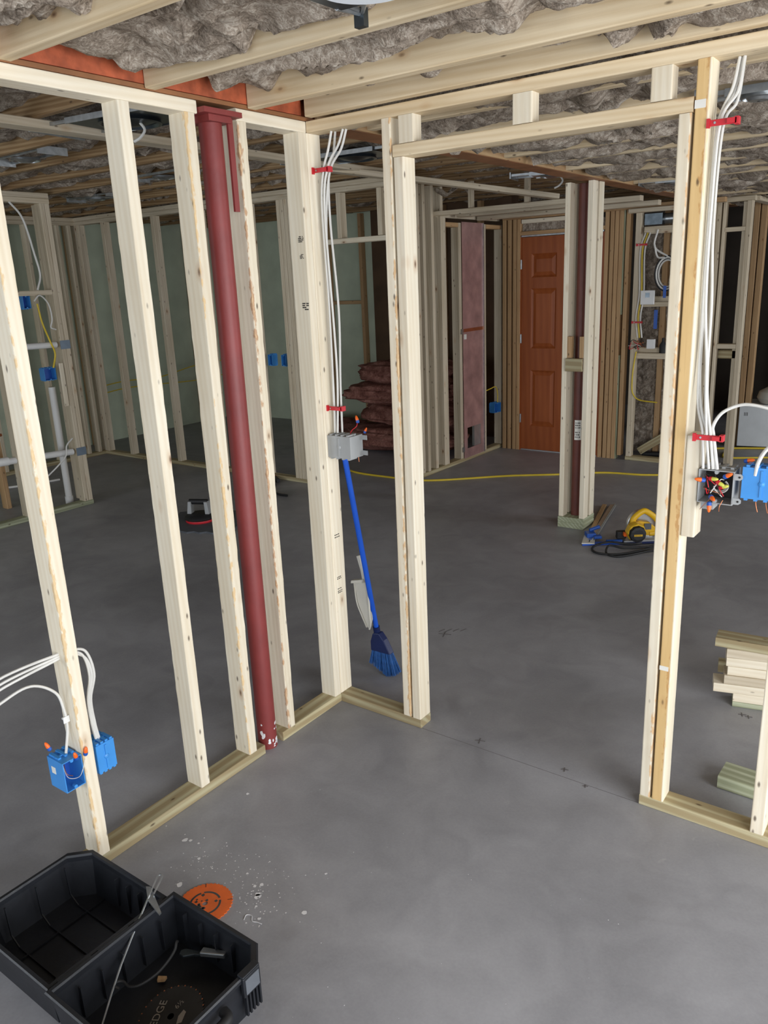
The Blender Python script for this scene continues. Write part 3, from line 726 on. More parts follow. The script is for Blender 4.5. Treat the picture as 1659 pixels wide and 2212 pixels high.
# ------------------------------------------------------------------ electrical
def ebox(name, label, loc, rotz, w_, h_, d_, mat, inner, group=None, ears=False, nub=True, tilt=0, fins=4):
    """Outlet box: opening towards local -Y, depth along +Y."""
    t = thing(name, label, 'electrical box', loc, (0, tilt, rotz), group, world=False)
    th = .0025; m = MB()
    hw, hh = w_/2, h_/2
    m.box(-hw, -hw+th, 0, d_, -hh, hh); m.box(hw-th, hw, 0, d_, -hh, hh); m.box(-hw+th, hw-th, 0, d_, hh-th, hh); m.box(-hw+th, hw-th, 0, d_, -hh, -hh+th); m.box(-hw+th, hw-th, d_-th, d_, -hh+th, hh-th)
    m.build('shell', mat, t)
    MB().box(-hw+th, hw-th, d_-2*th, d_-th-.0002, -hh+th, hh-th).build('dark_back_sheet', inner, t)  # thin sheet over the inner back, darker than the shell
    m = MB()
    for i in range(fins):
        x = -hw+(i+.5)*w_/fins
        m.box(x-.0045, x+.0045, d_*.35, d_*.97, hh, hh+.006); m.box(x-.0045, x+.0045, d_*.35, d_*.97, -hh-.006, -hh)
    m.box(-hw+.004, hw-.004, d_*.5, d_*.6, hh+.001, hh+.004)
    m.build('cable_tabs', mat, t, kind='stuff')
    for s in (-1, 1):
        MB().lathe([(.0055, 0), (.0055, .012)], (0, .001, s*(hh-.006)), (0, 1, 0), n=10).build('screw_post', mat, t)
    if nub: MB().lathe([(.009, 0), (.007, .003), (.003, .005)], (0, d_, 0), (0, 1, 0), n=14).box(-.003, .003, d_, d_+.003, -hh*.85, hh*.85).build('back_rib', mat, t)
    if ears:
        for s in (-1, 1):
            m = MB(); m.prism([(hw-.002, s*hh*.72-.009), (hw+.016, s*hh*.72-.009), (hw+.022, s*hh*.72-.004), (hw+.022, s*hh*.72+.004), (hw+.016, s*hh*.72+.009), (hw-.002, s*hh*.72+.009)], 'y', .0, .003)
            e = m.build('mounting_ear', mat, t); MB().lathe([(.003, 0), (.003, .001)], (hw+.014, -.0012, s*hh*.72), (0, 1, 0), n=10).build('screw_hole', 'ink', e)
    return t
def nut(parent, p, d, s=1.0, base='blue_in', mat='orange_nut'):
    p = Vector(p); d = Vector(d).normalized()
    o = MB().lathe([(.0058*s, 0), (.0062*s, .006*s), (.005*s, .014*s), (.003*s, .019*s), (.0008, .021*s)], p, d, n=12).build('wire_nut', mat, parent, smooth=True)
    MB().lathe([(.0048*s, -.009*s), (.0066*s, -.006*s), (.0066*s, .002*s), (.004*s, .002*s)], p, d, n=12).build('nut_skirt', base, o)
def wire(parent, pts, r=.0012, mat='cable', name='wire'): return MB().tube(pts, r, n=6).build(name, mat, parent, smooth=True)
def cable(label, pts, r=.004, mat='cable', group=None, name='electric_cable', cat='cable'):
    o = MB().tube(pts, r, n=9, sub=7).build(name, mat, None, smooth=True); return tag(o, label, cat, group)

# grey box on the corner stud; opening to the room beyond
g1 = ebox('outlet_box', 'grey plastic multi-gang box on the corner stud above the blue broom', (.056, .090, 1.097), math.pi, .11, .085, .078, 'grey_box', 'ink', fins=4)
for s in (-1, 1):
    m = MB(); m.prism([(.055-.11*0-.11, s*.030-.008), (-.079, s*.030-.008), (-.079, s*.030+.008), (-.055, s*.030+.008)], 'y', 0, .003) if False else m.box(-.078, -.053, 0, .003, s*.03-.009, s*.03+.009)
    m.build('mounting_ear', 'grey_box', g1)
wire(g1, [(-.02, .03, .043), (-.03, .03, .06), (-.045, .02, .075), (-.043, .01, .092)], .0016, 'red_clip')
nut(g1, (-.043, .01, .094), (.3, 0, 1)); nut(g1, (-.06, -.012, .05), (-.3, -.2, .8), .8)
wire(g1, [(-.028, -.004, -.04), (-.03, -.004, -.07)], .001, 'copper')
for i, sh in enumerate((0, .011, .022, .033)):
    pts = [[(.085+.0, .035, 2.199), (.07, .03, 2.14), (.042, .032, 2.075), (.024, .034, 1.95), (.030, .035, 1.60), (.026, .034, 1.25), (.022, .034, 1.148)],
           [(.136, .035, 2.199), (.115, .030, 2.15), (.062, .032, 2.085), (.034, .036, 1.95), (.046, .036, 1.55), (.048, .036, 1.35), (.036, .034, 1.148)],
           [(.142, .045, 2.199), (.12, .040, 2.14), (.06, .044, 2.07), (.030, .046, 1.9), (.020, .046, 1.55), (.018, .046, 1.25), (.014, .046, 1.148)],
           [(.090, .050, 2.199), (.075, .050, 2.12), (.05, .050, 2.06), (.044, .052, 1.9), (.060, .052, 1.60), (.050, .050, 1.33), (.046, .05, 1.148)]][i]
    cable('%s white cable of the bundle running down the corner stud into the grey box' % ('outermost left', 'front', 'rear', 'outermost right')[i], pts, .0042, group='cables on the corner stud')
def clamp(label, loc, rotz, s=1.0):
    t = thing('cable_clamp', label, 'cable clamp', loc, (0, 0, rotz), None, world=False)
    MB().box(-.012*s, .058*s, -.004, .0, -.0075, .0075).build('strap', 'red_clip', t, bevel=.001)
    MB().box(.052*s, .062*s, -.004, .018, -.009, .009).box(.036*s, .040*s, -.010, -.004, -.006, .006).box(.050*s, .054*s, -.010, -.004, -.006, .006).box(.036*s, .054*s, -.011, -.010, -.006, .006).build('latch', 'red_clip', t)
    MB().box(-.014*s, -.006*s, -.008, .002, -.011, .011).build('stop', 'red_clip', t)
    MB().lathe([(.003, 0), (.003, .002)], (.006*s, -.006, 0), (0, 1, 0), n=8).build('nail_head', 'steel', t)
clamp('red cable clamp high on the corner stud near the ceiling', (.012, .026, 2.08), 0)
clamp('red cable clamp on the corner stud just above the grey box', (.012, .026, 1.243), 0)
# open grey box on the golden stud
g2 = ebox('outlet_box', 'open grey plastic box full of wires with orange wire nuts on the backing block', (1.430, -.010, 1.108), 0, .094, .096, .075, 'grey_box', 'ink', ears=True, nub=False)
rs = random.Random(4)
for i in range(3):
    r_ = .026-.003*i; wire(g2, [(r_*math.cos(a)+.006, .012+.004*i, r_*.8*math.sin(a)+.002) for a in [x*.4-2.4 for x in range(9)]], .0013, 'cable')
for (p, d, q) in (((-.036, -.004, .018), (-1, -.6, .2), 'orange_nut'), ((.028, -.006, .036), (.8, -.3, .5), 'orange_nut'), ((-.006, -.010, -.028), (.6, -.8, -.2), 'orange_nut'), ((-.010, -.012, -.050), (.1, -.3, -1), 'orange_nut')):
    nut(g2, p, d, 1.0)
for (p, d) in (((-.012, .004, .022), (1, -.3, .1)), ((.008, .004, .012), (1, -.3, -.4)), ((.018, .004, .002), (.8, -.3, .3))):
    nut(g2, p, d, .95, 'red_clip', 'lime')
for i in range(9):
    p = Vector((rs.uniform(-.035, .03), .02, rs.uniform(-.02, .03))); wire(g2, [p, p+Vector((rs.uniform(-.015, .015), -.012, rs.uniform(-.012, .012))), Vector((rs.uniform(-.03, .03), .004, rs.uniform(-.03, .03)))], .0014, rs.choice(['cable', 'ink', 'red_clip', 'copper']))
wire(g2, [(.022, .0, -.035), (.016, -.006, -.052), (.015, -.004, -.068)], .001, 'copper')
wire(g2, [(-.006, -.01, -.028), (-.025, -.014, -.052), (-.035, -.010, -.066)], .0008, 'copper')
MB().box(-.036, -.002, .0, .05, -.066, -.048).build('bottom_clip', 'grey_box', g2)
RB = [('leftmost', [(1.394, .05, 2.199), (1.385, .04, 2.13), (1.358, .03, 2.05), (1.352, .028, 1.90), (1.350, .030, 1.70), (1.352, .03, 1.50), (1.362, .01, 1.34), (1.386, -.012, 1.26), (1.393, -.008, 1.158)]),
      ('second', [(1.406, .05, 2.199), (1.398, .04, 2.12), (1.366, .02, 2.05), (1.360, .016, 1.85), (1.362, .016, 1.62), (1.376, .014, 1.45), (1.384, .0, 1.36), (1.398, -.018, 1.26), (1.408, -.006, 1.158)]),
      ('third', [(1.404, .06, 2.199), (1.396, .05, 2.10), (1.368, .04, 2.04), (1.362, .04, 1.80), (1.372, .04, 1.60), (1.378, .02, 1.44), (1.390, .0, 1.34), (1.408, -.018, 1.26), (1.418, -.004, 1.158)]),
      ('fourth', [(1.398, .06, 2.199), (1.385, .05, 2.12), (1.352, .045, 2.04), (1.352, .045, 1.80), (1.352, .045, 1.60), (1.356, .03, 1.42), (1.376, .0, 1.32), (1.402, -.01, 1.25), (1.425, -.002, 1.158)])]
for nme, pts in RB: cable('%s white cable from the left in the bundle beside the golden stud' % nme, pts, .0040, group='cables beside the golden stud')
cable('white cable arching from the lower red clamp towards the right edge of the picture', [(1.430, -.004, 1.158), (1.416, -.012, 1.25), (1.412, -.01, 1.28), (1.430, -.006, 1.315), (1.462, 0, 1.335), (1.495, 0, 1.342), (1.545, 0, 1.334), (1.62, 0, 1.31), (1.70, 0, 1.26)], .0046)
clamp('red cable clamp high beside the golden stud', (1.352, .004, 2.048), 0, 1.0)
clamp('red cable clamp on the backing block above the open grey box', (1.378, -.020, 1.248), 0, 1.05)
b3 = ebox('outlet_box', 'blue plastic box seen from its back at the right edge of the picture', (1.546, .068, 1.128), math.pi, .1, .088, .072, 'blue_box', 'blue_in')
for x_ in (.012, -.014): wire(b3, [(x_, .05, -.042), (x_+.002, .05, -.06), (x_-.004, .05, -.085)], .0013, 'copper')
cable('white cable dropping into the blue box at the right edge', [(1.68, .0, 1.285), (1.60, -.005, 1.262), (1.555, -.008, 1.23), (1.534, -.004, 1.19), (1.528, .0, 1.15)], .0055)
nut(b3, (.05, .02, .05), (-1, .3, .3))
# blue boxes on the near-left stud
b1 = ebox('outlet_box', 'open blue outlet box on the left face of the nearest stud', (-.004, -1.213, .352), R(90)-R(0), .062, .098, .078, 'blue_box', 'blue_in', fins=3)
MB().box(-.0316, -.031, .042, .062, .0, .022).build('paper_sticker', 'sticker', b1)
wire(b1, [(.0, .06, .02), (-.005, .03, -.02), (.015, .01, -.025), (.02, -.01, .0), (.034, -.012, .035)], .0011, 'cable'); wire(b1, [(.0, .05, .03), (-.012, .02, .0), (.006, .02, -.018)], .0011, 'copper')
nut(b1, (.012, -.004, .05), (-.3, -.2, 1)); nut(b1, (.040, -.010, .052), (.1, -.2, 1)); nut(b1, (-.03, .06, .082), (-.3, .3, 1))
b2 = ebox('outlet_box', 'closed-back blue outlet box on the right face of the nearest stud', (-.070, -1.106, .355), -R(90), .062, .092, .072, 'blue_box', 'blue_in', fins=4)
for i, (dz, dy) in enumerate(((0, 0), (.016, .010), (-.014, .005))):
    cable('%s white cable passing through the nearest stud on the left' % ('upper', 'middle', 'lower')[i], [(-.10, -1.75, .70+dz), (-.08, -1.50, .655+dz), (-.062, -1.33, .690+dz), (-.04, -1.19, .706+dz*.5), (-.036, -1.15, .708+dz*.3), (-.02, -1.118+dy, .690+dz*.6), (-.018, -1.108+dy*1.6, .62), (-.03, -1.118+dy, .54), (-.03, -1.118+dy, .46), (-.03, -1.112+dy, .402)], .0042, group='cables through the nearest stud')
cable('single white cable curving down to the open blue box on the left', [(-.10, -1.75, .56), (-.07, -1.50, .585), (-.06, -1.36, .634), (-.052, -1.27, .650), (-.046, -1.205, .602), (-.042, -1.190, .54), (-.040, -1.190, .48), (-.04, -1.208, .402)], .0042)
st = tag(MB().box(-.052, -.036, -1.196, -1.181, .508, .513).box(-.038, -.035, -1.2, -1.181, .500, .520).build('cable_staple', 'white_plastic', None), 'small white cable staple on the nearest stud', 'staple')

# far boxes
def farbox(label, loc, rotz, w_=.06, group='far blue boxes'): return ebox('outlet_box', label, loc, rotz, w_, .095, .07, 'blue_box', 'blue_in', fins=3)
farbox('blue round-cornered box hanging below the block on the far-left wall', (-3.90, 1.17, 1.655), R(90))
farbox('blue double box beside the yellow cable on the far-left wall', (-3.90, 1.27, 1.10), R(90), .10)
farbox('small blue box left of the pair seen behind the red column', (-3.02, 2.84, 1.07), R(0), .05)
farbox('small blue box right of the pair seen behind the red column', (-2.86, 2.84, 1.07), R(0), .05)
farbox('blue box beside the sheet-metal panel, left of the pair', (-1.86, 4.60, .40), R(90), .055)
farbox('blue box beside the sheet-metal panel, right of the pair with a sticker', (-1.83, 4.83, .42), R(80), .10)
cable('yellow cable in the stud bay beside the sheet-metal panel', [(-1.88, 4.60, .60), (-1.87, 4.75, .62), (-1.85, 4.82, .63), (-1.85, 4.86, .56), (-1.85, 4.86, .47)], .005, 'yellow_cable')

# far-left bathroom pipes
pp = thing('waste_pipe', 'upper horizontal white waste pipe on the far-left wall', 'pipe', (-3.89, .8, 1.33))
MB().cyl((-3.89, -.2, 1.352), (-3.89, 1.35, 1.322), .024, n=16).build('pipe_run', 'white_plastic', pp, smooth=True)
MB().box(-3.850, -3.846, 1.362, 1.448, 1.285, 1.352).build('nail_plate', 'tape', pp)
pp = thing('waste_pipe', 'lower horizontal white waste pipe on the far-left wall', 'pipe', (-3.89, .8, .47))
MB().cyl((-3.89, -.2, .545), (-3.89, 1.35, .460), .026, n=16).cyl((-3.89, .70, .497), (-3.89, .80, .493), .033, n=16).build('pipe_run', 'white_plastic', pp, smooth=True)
MB().box(-3.850, -3.846, 1.362, 1.448, .425, .49).build('nail_plate', 'tape', pp)
tag(MB().cyl((-4.06, 1.36, .0), (-4.06, 1.36, .98), .028, n=16).cyl((-4.06, 1.36, .0), (-4.06, 1.36, .06), .034, n=16).build('vent_pipe', 'white_plastic', None, smooth=True), 'vertical white pipe standing behind the far-left corner post', 'pipe')
tag(MB().tube([(-4.3, .45, .62), (-4.3, .80, .625), (-4.3, 1.0, .63)], .012).cyl((-4.3, .60, .62), (-4.3, .60, .75), .012).build('copper_pipe', 'copper', None, smooth=True), 'short copper water pipe behind the nearest stud on the left', 'pipe')
cable('yellow cable hanging down the far-left wall', [(-3.88, 1.24, 1.64), (-3.87, 1.25, 1.5), (-3.87, 1.29, 1.36), (-3.84, 1.30, 1.26), (-3.86, 1.28, 1.15)], .007, 'yellow_cable')
cable('white cable loop hanging below the block on the far-left wall', [(-3.85, 1.20, 1.66), (-3.84, 1.25, 1.70), (-3.84, 1.31, 1.63), (-3.84, 1.32, 1.52), (-3.84, 1.30, 1.46), (-3.84, 1.34, 1.44)], .006)
cable('white cable hanging from the top plate of the far-left wall', [(-3.86, 1.13, 2.37), (-3.86, 1.22, 2.25), (-3.86, 1.27, 2.0), (-3.86, 1.29, 1.85), (-3.86, 1.25, 1.74)], .008)
cable('white cable end draped over the lower waste pipe', [(-3.83, 1.33, .58), (-3.83, 1.27, .53), (-3.83, 1.25, .45), (-3.84, 1.17, .38), (-3.9, 1.1, .3)], .006)
cable('white cable lying on the floor beyond the far-left wall', [(-5.6, .9, .01), (-5.2, 1.2, .01), (-5.0, 1.5, .01), (-4.9, 1.8, .01)], .010)
for i, (z0, z1) in enumerate(((.72, .78), (.64, .60))):
    cable('%s thin yellow cable strung in front of the foam wall, back left' % ('upper', 'lower')[i], [(-5.62, 2.83, z0), (-5.75, 3.3, z0+.01), (-5.8, 3.8, z0-.01), (-5.85, 4.4, z1), (-5.8, 4.9, z1+.03)], .006, 'yellow_cable')
cable('white cable behind the fourth stud, hanging to the small blue boxes', [(-3.05, 2.80, 2.34), (-3.07, 2.78, 2.1), (-3.04, 2.78, 1.6), (-3.03, 2.78, 1.12)], .006)

# utility items
th = thing('thermostat', 'square white thermostat with a small grey screen on the alcove rail', 'thermostat', (-.375, 4.84, 1.47))
MB().box(-.435, -.315, 4.835, 4.858, 1.405, 1.525).build('housing', 'white_plastic', th, bevel=.004)
MB().box(-.392, -.355, 4.833, 4.835, 1.465, 1.505).build('screen', 'dark_steel', th)
cc = thing('cable_coil', 'hanging coil of white and black cables in the alcove', 'cable coil', (-.25, 4.84, 1.64))
for i in range(6):
    rr = .13-.006*i
    MB().tube([(-.22+rr*.75*math.cos(a), 4.83+.006*i, 1.66+rr*math.sin(a)*1.1) for a in [x*math.pi/6 for x in range(13)]], .007, sub=2).build('loop', ['black_rubber', 'cable', 'cable', 'black_rubber', 'cable', 'cable'][i], cc, smooth=True)
MB().tube([(-.33, 4.82, 1.90), (-.30, 4.82, 1.80), (-.24, 4.82, 1.79)], .008).tube([(-.31, 4.83, 2.02), (-.33, 4.83, 1.88), (-.20, 4.83, 1.79)], .008).build('lead', 'cable', cc, smooth=True)
MB().box(-.30, -.275, 4.81, 4.83, 1.20, 1.36).build('tie', 'blue_in', cc); MB().box(-.23, -.21, 4.80, 4.82, 1.46, 1.56).build('tie', 'blue_in', cc)
dj = thing('duct_piece', 'grey sheet-metal duct at the top of the alcove', 'duct', (-.36, 4.9, 2.05))
MB().box(-.45, -.30, 4.90, 5.08, 2.065, 2.155).build('box_section', 'dark_steel', dj); MB().cyl((-.30, 4.99, 2.11), (-.05, 4.99, 2.11), .045, n=20).build('round_section', 'steel', dj, smooth=True)
js = thing('junction_box', 'metal junction box with splayed loose wires on the alcove stud', 'junction box', (-.40, 4.83, 1.05))
MB().box(-.35, -.29, 4.81, 4.86, 1.03, 1.11).build('box', 'white_plastic', js)
rs = random.Random(8)
for i in range(12):
    p = Vector((-.42+rs.uniform(-.04, .06), 4.82, 1.06+rs.uniform(-.03, .03))); wire(js, [p, p+Vector((rs.uniform(-.05, .05), -.02, rs.uniform(-.04, .04))), p+Vector((rs.uniform(-.09, .04), -.01, rs.uniform(-.06, .05)))], .003, rs.choice(['copper', 'ink', 'cable', 'red_clip']))
for i, x_ in enumerate((-.47, -.45, -.43)):
    cable('%s thin cable running down the alcove stud' % ('left', 'middle', 'right')[i], [(x_+.05, 4.85, 2.0), (x_+.01, 4.85, 1.85), (x_+.02, 4.85, 1.5), (x_, 4.85, 1.3), (x_+.02, 4.85, 1.12)], .007, 'yellow_cable' if i == 1 else 'cable', group='cables on the alcove stud')
clamp('small red clamp on the upper alcove cables', (-.475, 4.835, 1.905), 0, 1.2); clamp('small red clamp on the lower alcove cables', (-.485, 4.835, 1.255), 0, 1.2)
cable('yellow cable looping below the alcove rail', [(-.45, 4.84, 1.0), (-.47, 4.84, .85), (-.475, 4.84, .70), (-.46, 4.84, .62), (-.40, 4.84, .57), (-.24, 4.84, .555)], .006, 'yellow_cable')
tag(MB().lathe([(.03, 0), (.03, .07), (.012, .10), (.012, .13)], (-.235, 4.90, .986), n=16).build('bottle', 'black_rubber', None, smooth=True), 'small black bottle standing on the lower alcove rail', 'bottle')
tag(MB().tube([(-.42, 5.06, .02), (-.25, 5.08, .03), (-.1, 5.05, .03), (.0, 5.07, .02)], .03).build('folded_tarp', 'black_rubber', None, smooth=True), 'black folded sheet on the floor of the alcove', 'tarp')

# box on the floor at the right
bx = thing('cardboard_box', 'white cardboard carton on the floor at the right edge', 'carton', (.40, 6.05, 0), (0, 0, R(12)), world=False)
MB().box(-.2, .22, -.2, .2, .02, .42).build('carton', 'cardboard', bx, bevel=.004)
text_mesh('carton_print', 'III', .05, 'ink', bx, Matrix.Translation((-.14, -.2005, .33)) @ Matrix.Rotation(R(90), 4, 'X'))
MB().box(-.2, .0, -.15, .15, .0, .02).build('pallet_foot', 'black_rubber', bx)
lump_o = tag(MB().lathe([(.0, 0), (.14, .0), (.17, .05), (.15, .11), (.08, .15), (.01, .16)], (.52, 6.02, .425), n=20).build('plastic_bag', 'dustpan', None, smooth=True), 'crumpled pale bag on top of the white carton', 'bag')
# yellow extension cords
cable('yellow extension cord crossing the floor in front of the orange door', [(-3.0, 3.75, .006), (-2.6, 3.35, .006), (-2.1, 3.30, .006), (-1.72, 3.36, .006), (-1.2, 3.80, .006), (-.85, 4.03, .006), (-.5, 4.28, .006), (-.15, 4.36, .006), (.05, 4.55, .006), (.2, 5.24, .006)], .009, 'yellow_cable', name='extension_cord', cat='cord')
cable('yellow extension cord lying in front of the white carton', [(.2, 5.55, .006), (.25, 5.32, .006), (.4, 5.36, .006), (.6, 5.47, .006), (.9, 5.6, .006)], .008, 'yellow_cable', name='extension_cord', cat='cord')
cable('short yellow lead with a black plug beside the white carton', [(.05, 5.62, .012), (.2, 5.72, .01), (.45, 5.83, .01), (.7, 5.9, .01)], .009, 'yellow_cable', name='extension_cord', cat='cord')
pl = thing('cord_end', 'black cord end lying on the floor behind the red column', 'cord', (-2.7, 2.6, 0))
MB().tube([(-2.98, 2.72, .01), (-2.85, 2.6, .01), (-2.75, 2.45, .01), (-2.60, 2.38, .01), (-2.5, 2.38, .01)], .010).build('cord', 'black_rubber', pl, smooth=True)
MB().cyl((-3.02, 2.78, .02), (-2.90, 2.70, .02), .018, n=10).build('socket', 'black_rubber', pl); MB().cyl((-3.05, 2.80, .02), (-3.02, 2.78, .02), .019, n=10).build('ring', 'orange_nut', pl)

# mat with a push-up handle
mt = tag(MB().prism([(x, y) for (x, y) in [(-2.93, 1.60), (-2.80, 1.44), (-2.66, 1.33), (-2.56, 1.27)]+[(-2.52+.045*k+(.016 if k % 2 else 0), 1.245+.02*k+(.0 if k % 2 else .022)) for k in range(7)]+[(-2.18, 1.44), (-2.30, 1.66), (-2.48, 1.86), (-2.72, 1.80)]], 'z', 0, .012).build('foam_mat', 'dark_grey', None), 'dark grey interlocking foam mat piece on the floor beyond the left wall', 'mat')
pu = thing('push_up_handle', 'grey and black round-based handle standing on the dark mat', 'handle', (-2.60, 1.52, .012), (0, 0, R(25)), world=False)
pu.scale = (.85, .85, .95)
MB().lathe([(.125, 0), (.128, .007), (.125, .02)], (0, 0, 0), n=28).build('red_ring', 'red_clip', pu, smooth=True)
MB().lathe([(.13, .02), (.14, .03), (.13, .045), (.10, .06)], (0, 0, 0), n=28).build('base', 'black_rubber', pu, smooth=True)
for s in (-1, 1): MB().prism([(s*.085-.02, .06), (s*.085+.02, .06), (s*.075+.014, .16), (s*.075-.014, .16)], 'y', -.035, .035).build('upright', 'grey_box', pu, bevel=.004)
MB().cyl((-.085, 0, .155), (.085, 0, .155), .022, n=14).build('grip', 'black_rubber', pu, smooth=True)

# ------------------------------------------------------------------ recessed-light housings
def housing(label, loc, rotz, can=True, mat='steel', pig=True, plate=True, s=1.0):
    t = thing('light_housing', label, 'light fixture', loc, (0, 0, rotz), 'recessed light housings', world=False); del t['group']
    if plate:
        MB().box(-.13*s, .13*s, -.085*s, .085*s, 0, .003).build('mounting_plate', mat, t)
        MB().box(-.13*s, .13*s, -.089*s, -.085*s, -.004, .02).build('plate_flange', 'steel', t); MB().box(-.13*s, .13*s, .085*s, .089*s, -.004, .02).build('plate_flange', 'steel', t)
    for q in (-1, 1): MB().box(-.26*s, .26*s, q*.075*s-.006, q*.075*s+.006, .004, .018).build('hanger_bar', 'steel', t)
    for q in (-1, 1): MB().box(q*.26*s-.004, q*.26*s+.004, -.09*s, .09*s, -.01, .03).build('hanger_foot', 'steel', t)
    if can: MB().lathe([(.075*s, .0), (.078*s, -.012), (.07*s, -.014), (.066*s, -.002), (.03, -.02), (.005, -.022)], (0, 0, 0), n=28, close=False).build('round_trim', mat, t, smooth=True)
    if pig: MB().tube([(.05, 0, -.004), (.07, .01, -.04), (.05, .0, -.07), (.02, -.01, -.085)], .006, n=7).build('pigtail', 'cable', t, smooth=True)
    return t
housing('metal light housing with a white pigtail seen behind the second stud from the left', (-1.14, .16, 2.412), R(8), mat='dark_steel', s=1.75)
housing('small round metal light housing near the left edge of the ceiling', (-2.42, .43, 2.43), R(0), pig=False, plate=False)
housing('small round metal light housing left of the red column', (-2.56, 1.50, 2.43), R(0), pig=False, plate=False)
housing('faint metal housing far back in the left ceiling', (-3.9, 1.9, 2.43), R(0), pig=False)
housing('dark glossy light housing right of the corner stud', (-1.16, 1.78, 2.412), R(4), mat='dark_steel', pig=False, s=1.7)
housing('metal light housing with a pigtail under the ceiling left of the boxed column', (-.45, 3.0, 2.33), R(10))
housing('metal light housing with a pigtail right of the boxed column', (.25, 3.35, 2.238), R(5), s=.8)
housing('metal light housing at the right edge of the ceiling', (1.30, .72, 2.225), R(0), pig=False, s=.7)
# near lamp at the top of the picture
lm = thing('ceiling_lamp', 'white round lamp in a folded metal bracket at the top edge of the picture', 'lamp', (.90, -.99, 2.2))
MB().lathe([(.085, 0), (.09, .006), (.085, .012), (.07, .03)], (1.058, -1.058, 2.17), n=40).build('white_disc', 'lamp', lm, smooth=True)
m = MB(); m.prism([(.879, -1.007), (.95, -1.2), (1.16, -1.2), (1.12, -.95), (.944, -.90), (.884, -.905)], 'z', 2.203, 2.207); m.build('bracket_plate', 'dark_steel', lm)
stick('bracket_bar', lm, (.884, -.915, 2.206), (.880, -.830, 2.215), .010, .010, 'steel'); stick('bracket_bar', lm, (.897, -.900, 2.212), (.888, -.850, 2.216), .006, .010, 'steel')
stick('bracket_bar', lm, (.882, -.832, 2.215), (.940, -.890, 2.222), .008, .012, 'steel')
MB().box(.866, .890, -.838, -.822, 2.19, 2.225).build('bracket_foot', 'dark_steel', lm)

# ------------------------------------------------------------------ broom and dustpan
B0, B1 = Vector((-.024, .300, .195)), Vector((.011, .095, 1.052))
br = thing('broom', 'blue long-handled broom leaning against the corner stud', 'broom', (.0, .30, 0))
MB().cyl(B0, B1, .0115, n=16).build('handle', 'broom_blue', br, smooth=True)
dirb = (B0-B1).normalized()
MB().cyl(B0-dirb*.03, B0+dirb*.02, .0155, n=16).build('collar', 'navy', br, smooth=True)
MB().prism([(-.052, .104), (.054, .106), (.048, .118), (.021, .168), (-.004, .197), (-.038, .190), (-.052, .150)], 'y', .283, .317).build('head', 'navy', br, bevel=.004)
vs = MB(); rs = random.Random(3)
for i in range(420):
    u = rs.random(); v = rs.uniform(-1, 1)
    p = Vector((-.049+.100*u, .30+v*.013, .108))
    e = Vector((-.056+.142*u+rs.uniform(-.005, .005), .30+v*.026-.004, .050-.048*min(1, u/.68)+max(0, u-.68)*.05+rs.uniform(-.004, .004)))
    e.z = max(.002, e.z)
    vs.cyl(p, e, .0016, .0013, n=4)
vs.build('bristles', 'bristle', br, kind='stuff')
dp = thing('dustpan', 'cream plastic dustpan clipped to the broom handle', 'dustpan', (-.05, .27, .22))
MB().prism([(-.111, .436), (-.096, .335), (-.052, .226), (-.034, .222), (-.019, .268), (-.021, .372), (-.030, .445), (-.052, .452), (-.075, .446)], 'y', .262, .267).build('pan', 'dustpan', dp, bevel=.001)
MB().tube([(-.046, .262, .470), (-.030, .254, .440), (-.022, .248, .372), (-.018, .246, .290), (-.020, .250, .250), (-.034, .258, .222)], .0045).build('side_rim', 'dustpan', dp, smooth=True)
MB().tube([(-.111, .262, .436), (-.098, .258, .340), (-.076, .258, .284), (-.050, .260, .226)], .003).build('side_rim', 'dustpan', dp, smooth=True)
MB().prism([(-.111, .430), (-.050, .444), (-.045, .460), (-.075, .452), (-.108, .444)], 'y', .238, .262).build('back_rim', 'dustpan', dp, bevel=.002)
MB().prism([(-.056, .448), (-.040, .452), (-.052, .500), (-.062, .548), (-.070, .562), (-.083, .558), (-.076, .535), (-.064, .495)], 'y', .252, .266).build('grip', 'dustpan', dp, bevel=.003)

# ------------------------------------------------------------------ lumber scraps
SR = R(14)
def scrap(label, x0, x1, y0, y1, z0, z1, rot, mat='pale', tilt=0):
    o = board('wood_offcut', None, x0, x1, y0, y1, z0, z1, mat, near=True, rough=.0006)
    o.matrix_world = Matrix.Translation((1.372, .80, 0)) @ Matrix.Rotation(rot, 4, 'Z') @ Matrix.Rotation(tilt, 4, 'X') @ o.matrix_basis
    return tag(o, label, 'wood offcut', 'stack of wood offcuts')
a = SR
SC = [('lowest pale green-tinged offcut of the stack at the right edge', 0, .36, 0, .09, 0, .022, a, 'green'),
      ('second offcut from the floor in the right-edge stack, bright and short-ended', 0, .36, .0, .09, .0225, .060, a, 'pale'),
      ('third offcut from the floor, jutting out to the left of the stack', -.075, .30, -.006, .084, .0605, .098, a+.03, 'pale'),
      ('fourth offcut from the floor, split grey face above the jutting one', -.038, .115, -.004, .086, .0985, .136, a+.02, 'far'),
      ('offcut with a knot at its end, right of the split one in the stack', .128, .30, .0, .086, .0985, .136, a, 'pale'),
      ('fifth layer of the stack, bright smooth offcut', -.028, .34, .0, .088, .1365, .174, a, 'pale'),
      ('sixth layer of the stack, offcut with a frayed left end', -.035, .34, .0, .088, .1745, .211, a+.02, 'palewane'),
      ('seventh layer of the stack, greyish offcut under the top one', -.036, .34, .0, .088, .2115, .249, a-.01, 'far'),
      ('topmost offcut of the stack, tan and jutting out to the left', -.082, .115, .0, .088, .2495, .287, a-.14, 'treated'),
      ('grey offcut behind the jutting one at the left of the stack', -.060, .05, .09, .125, .0985, .150, a, 'treated')]
for s_ in SC: scrap(*s_)
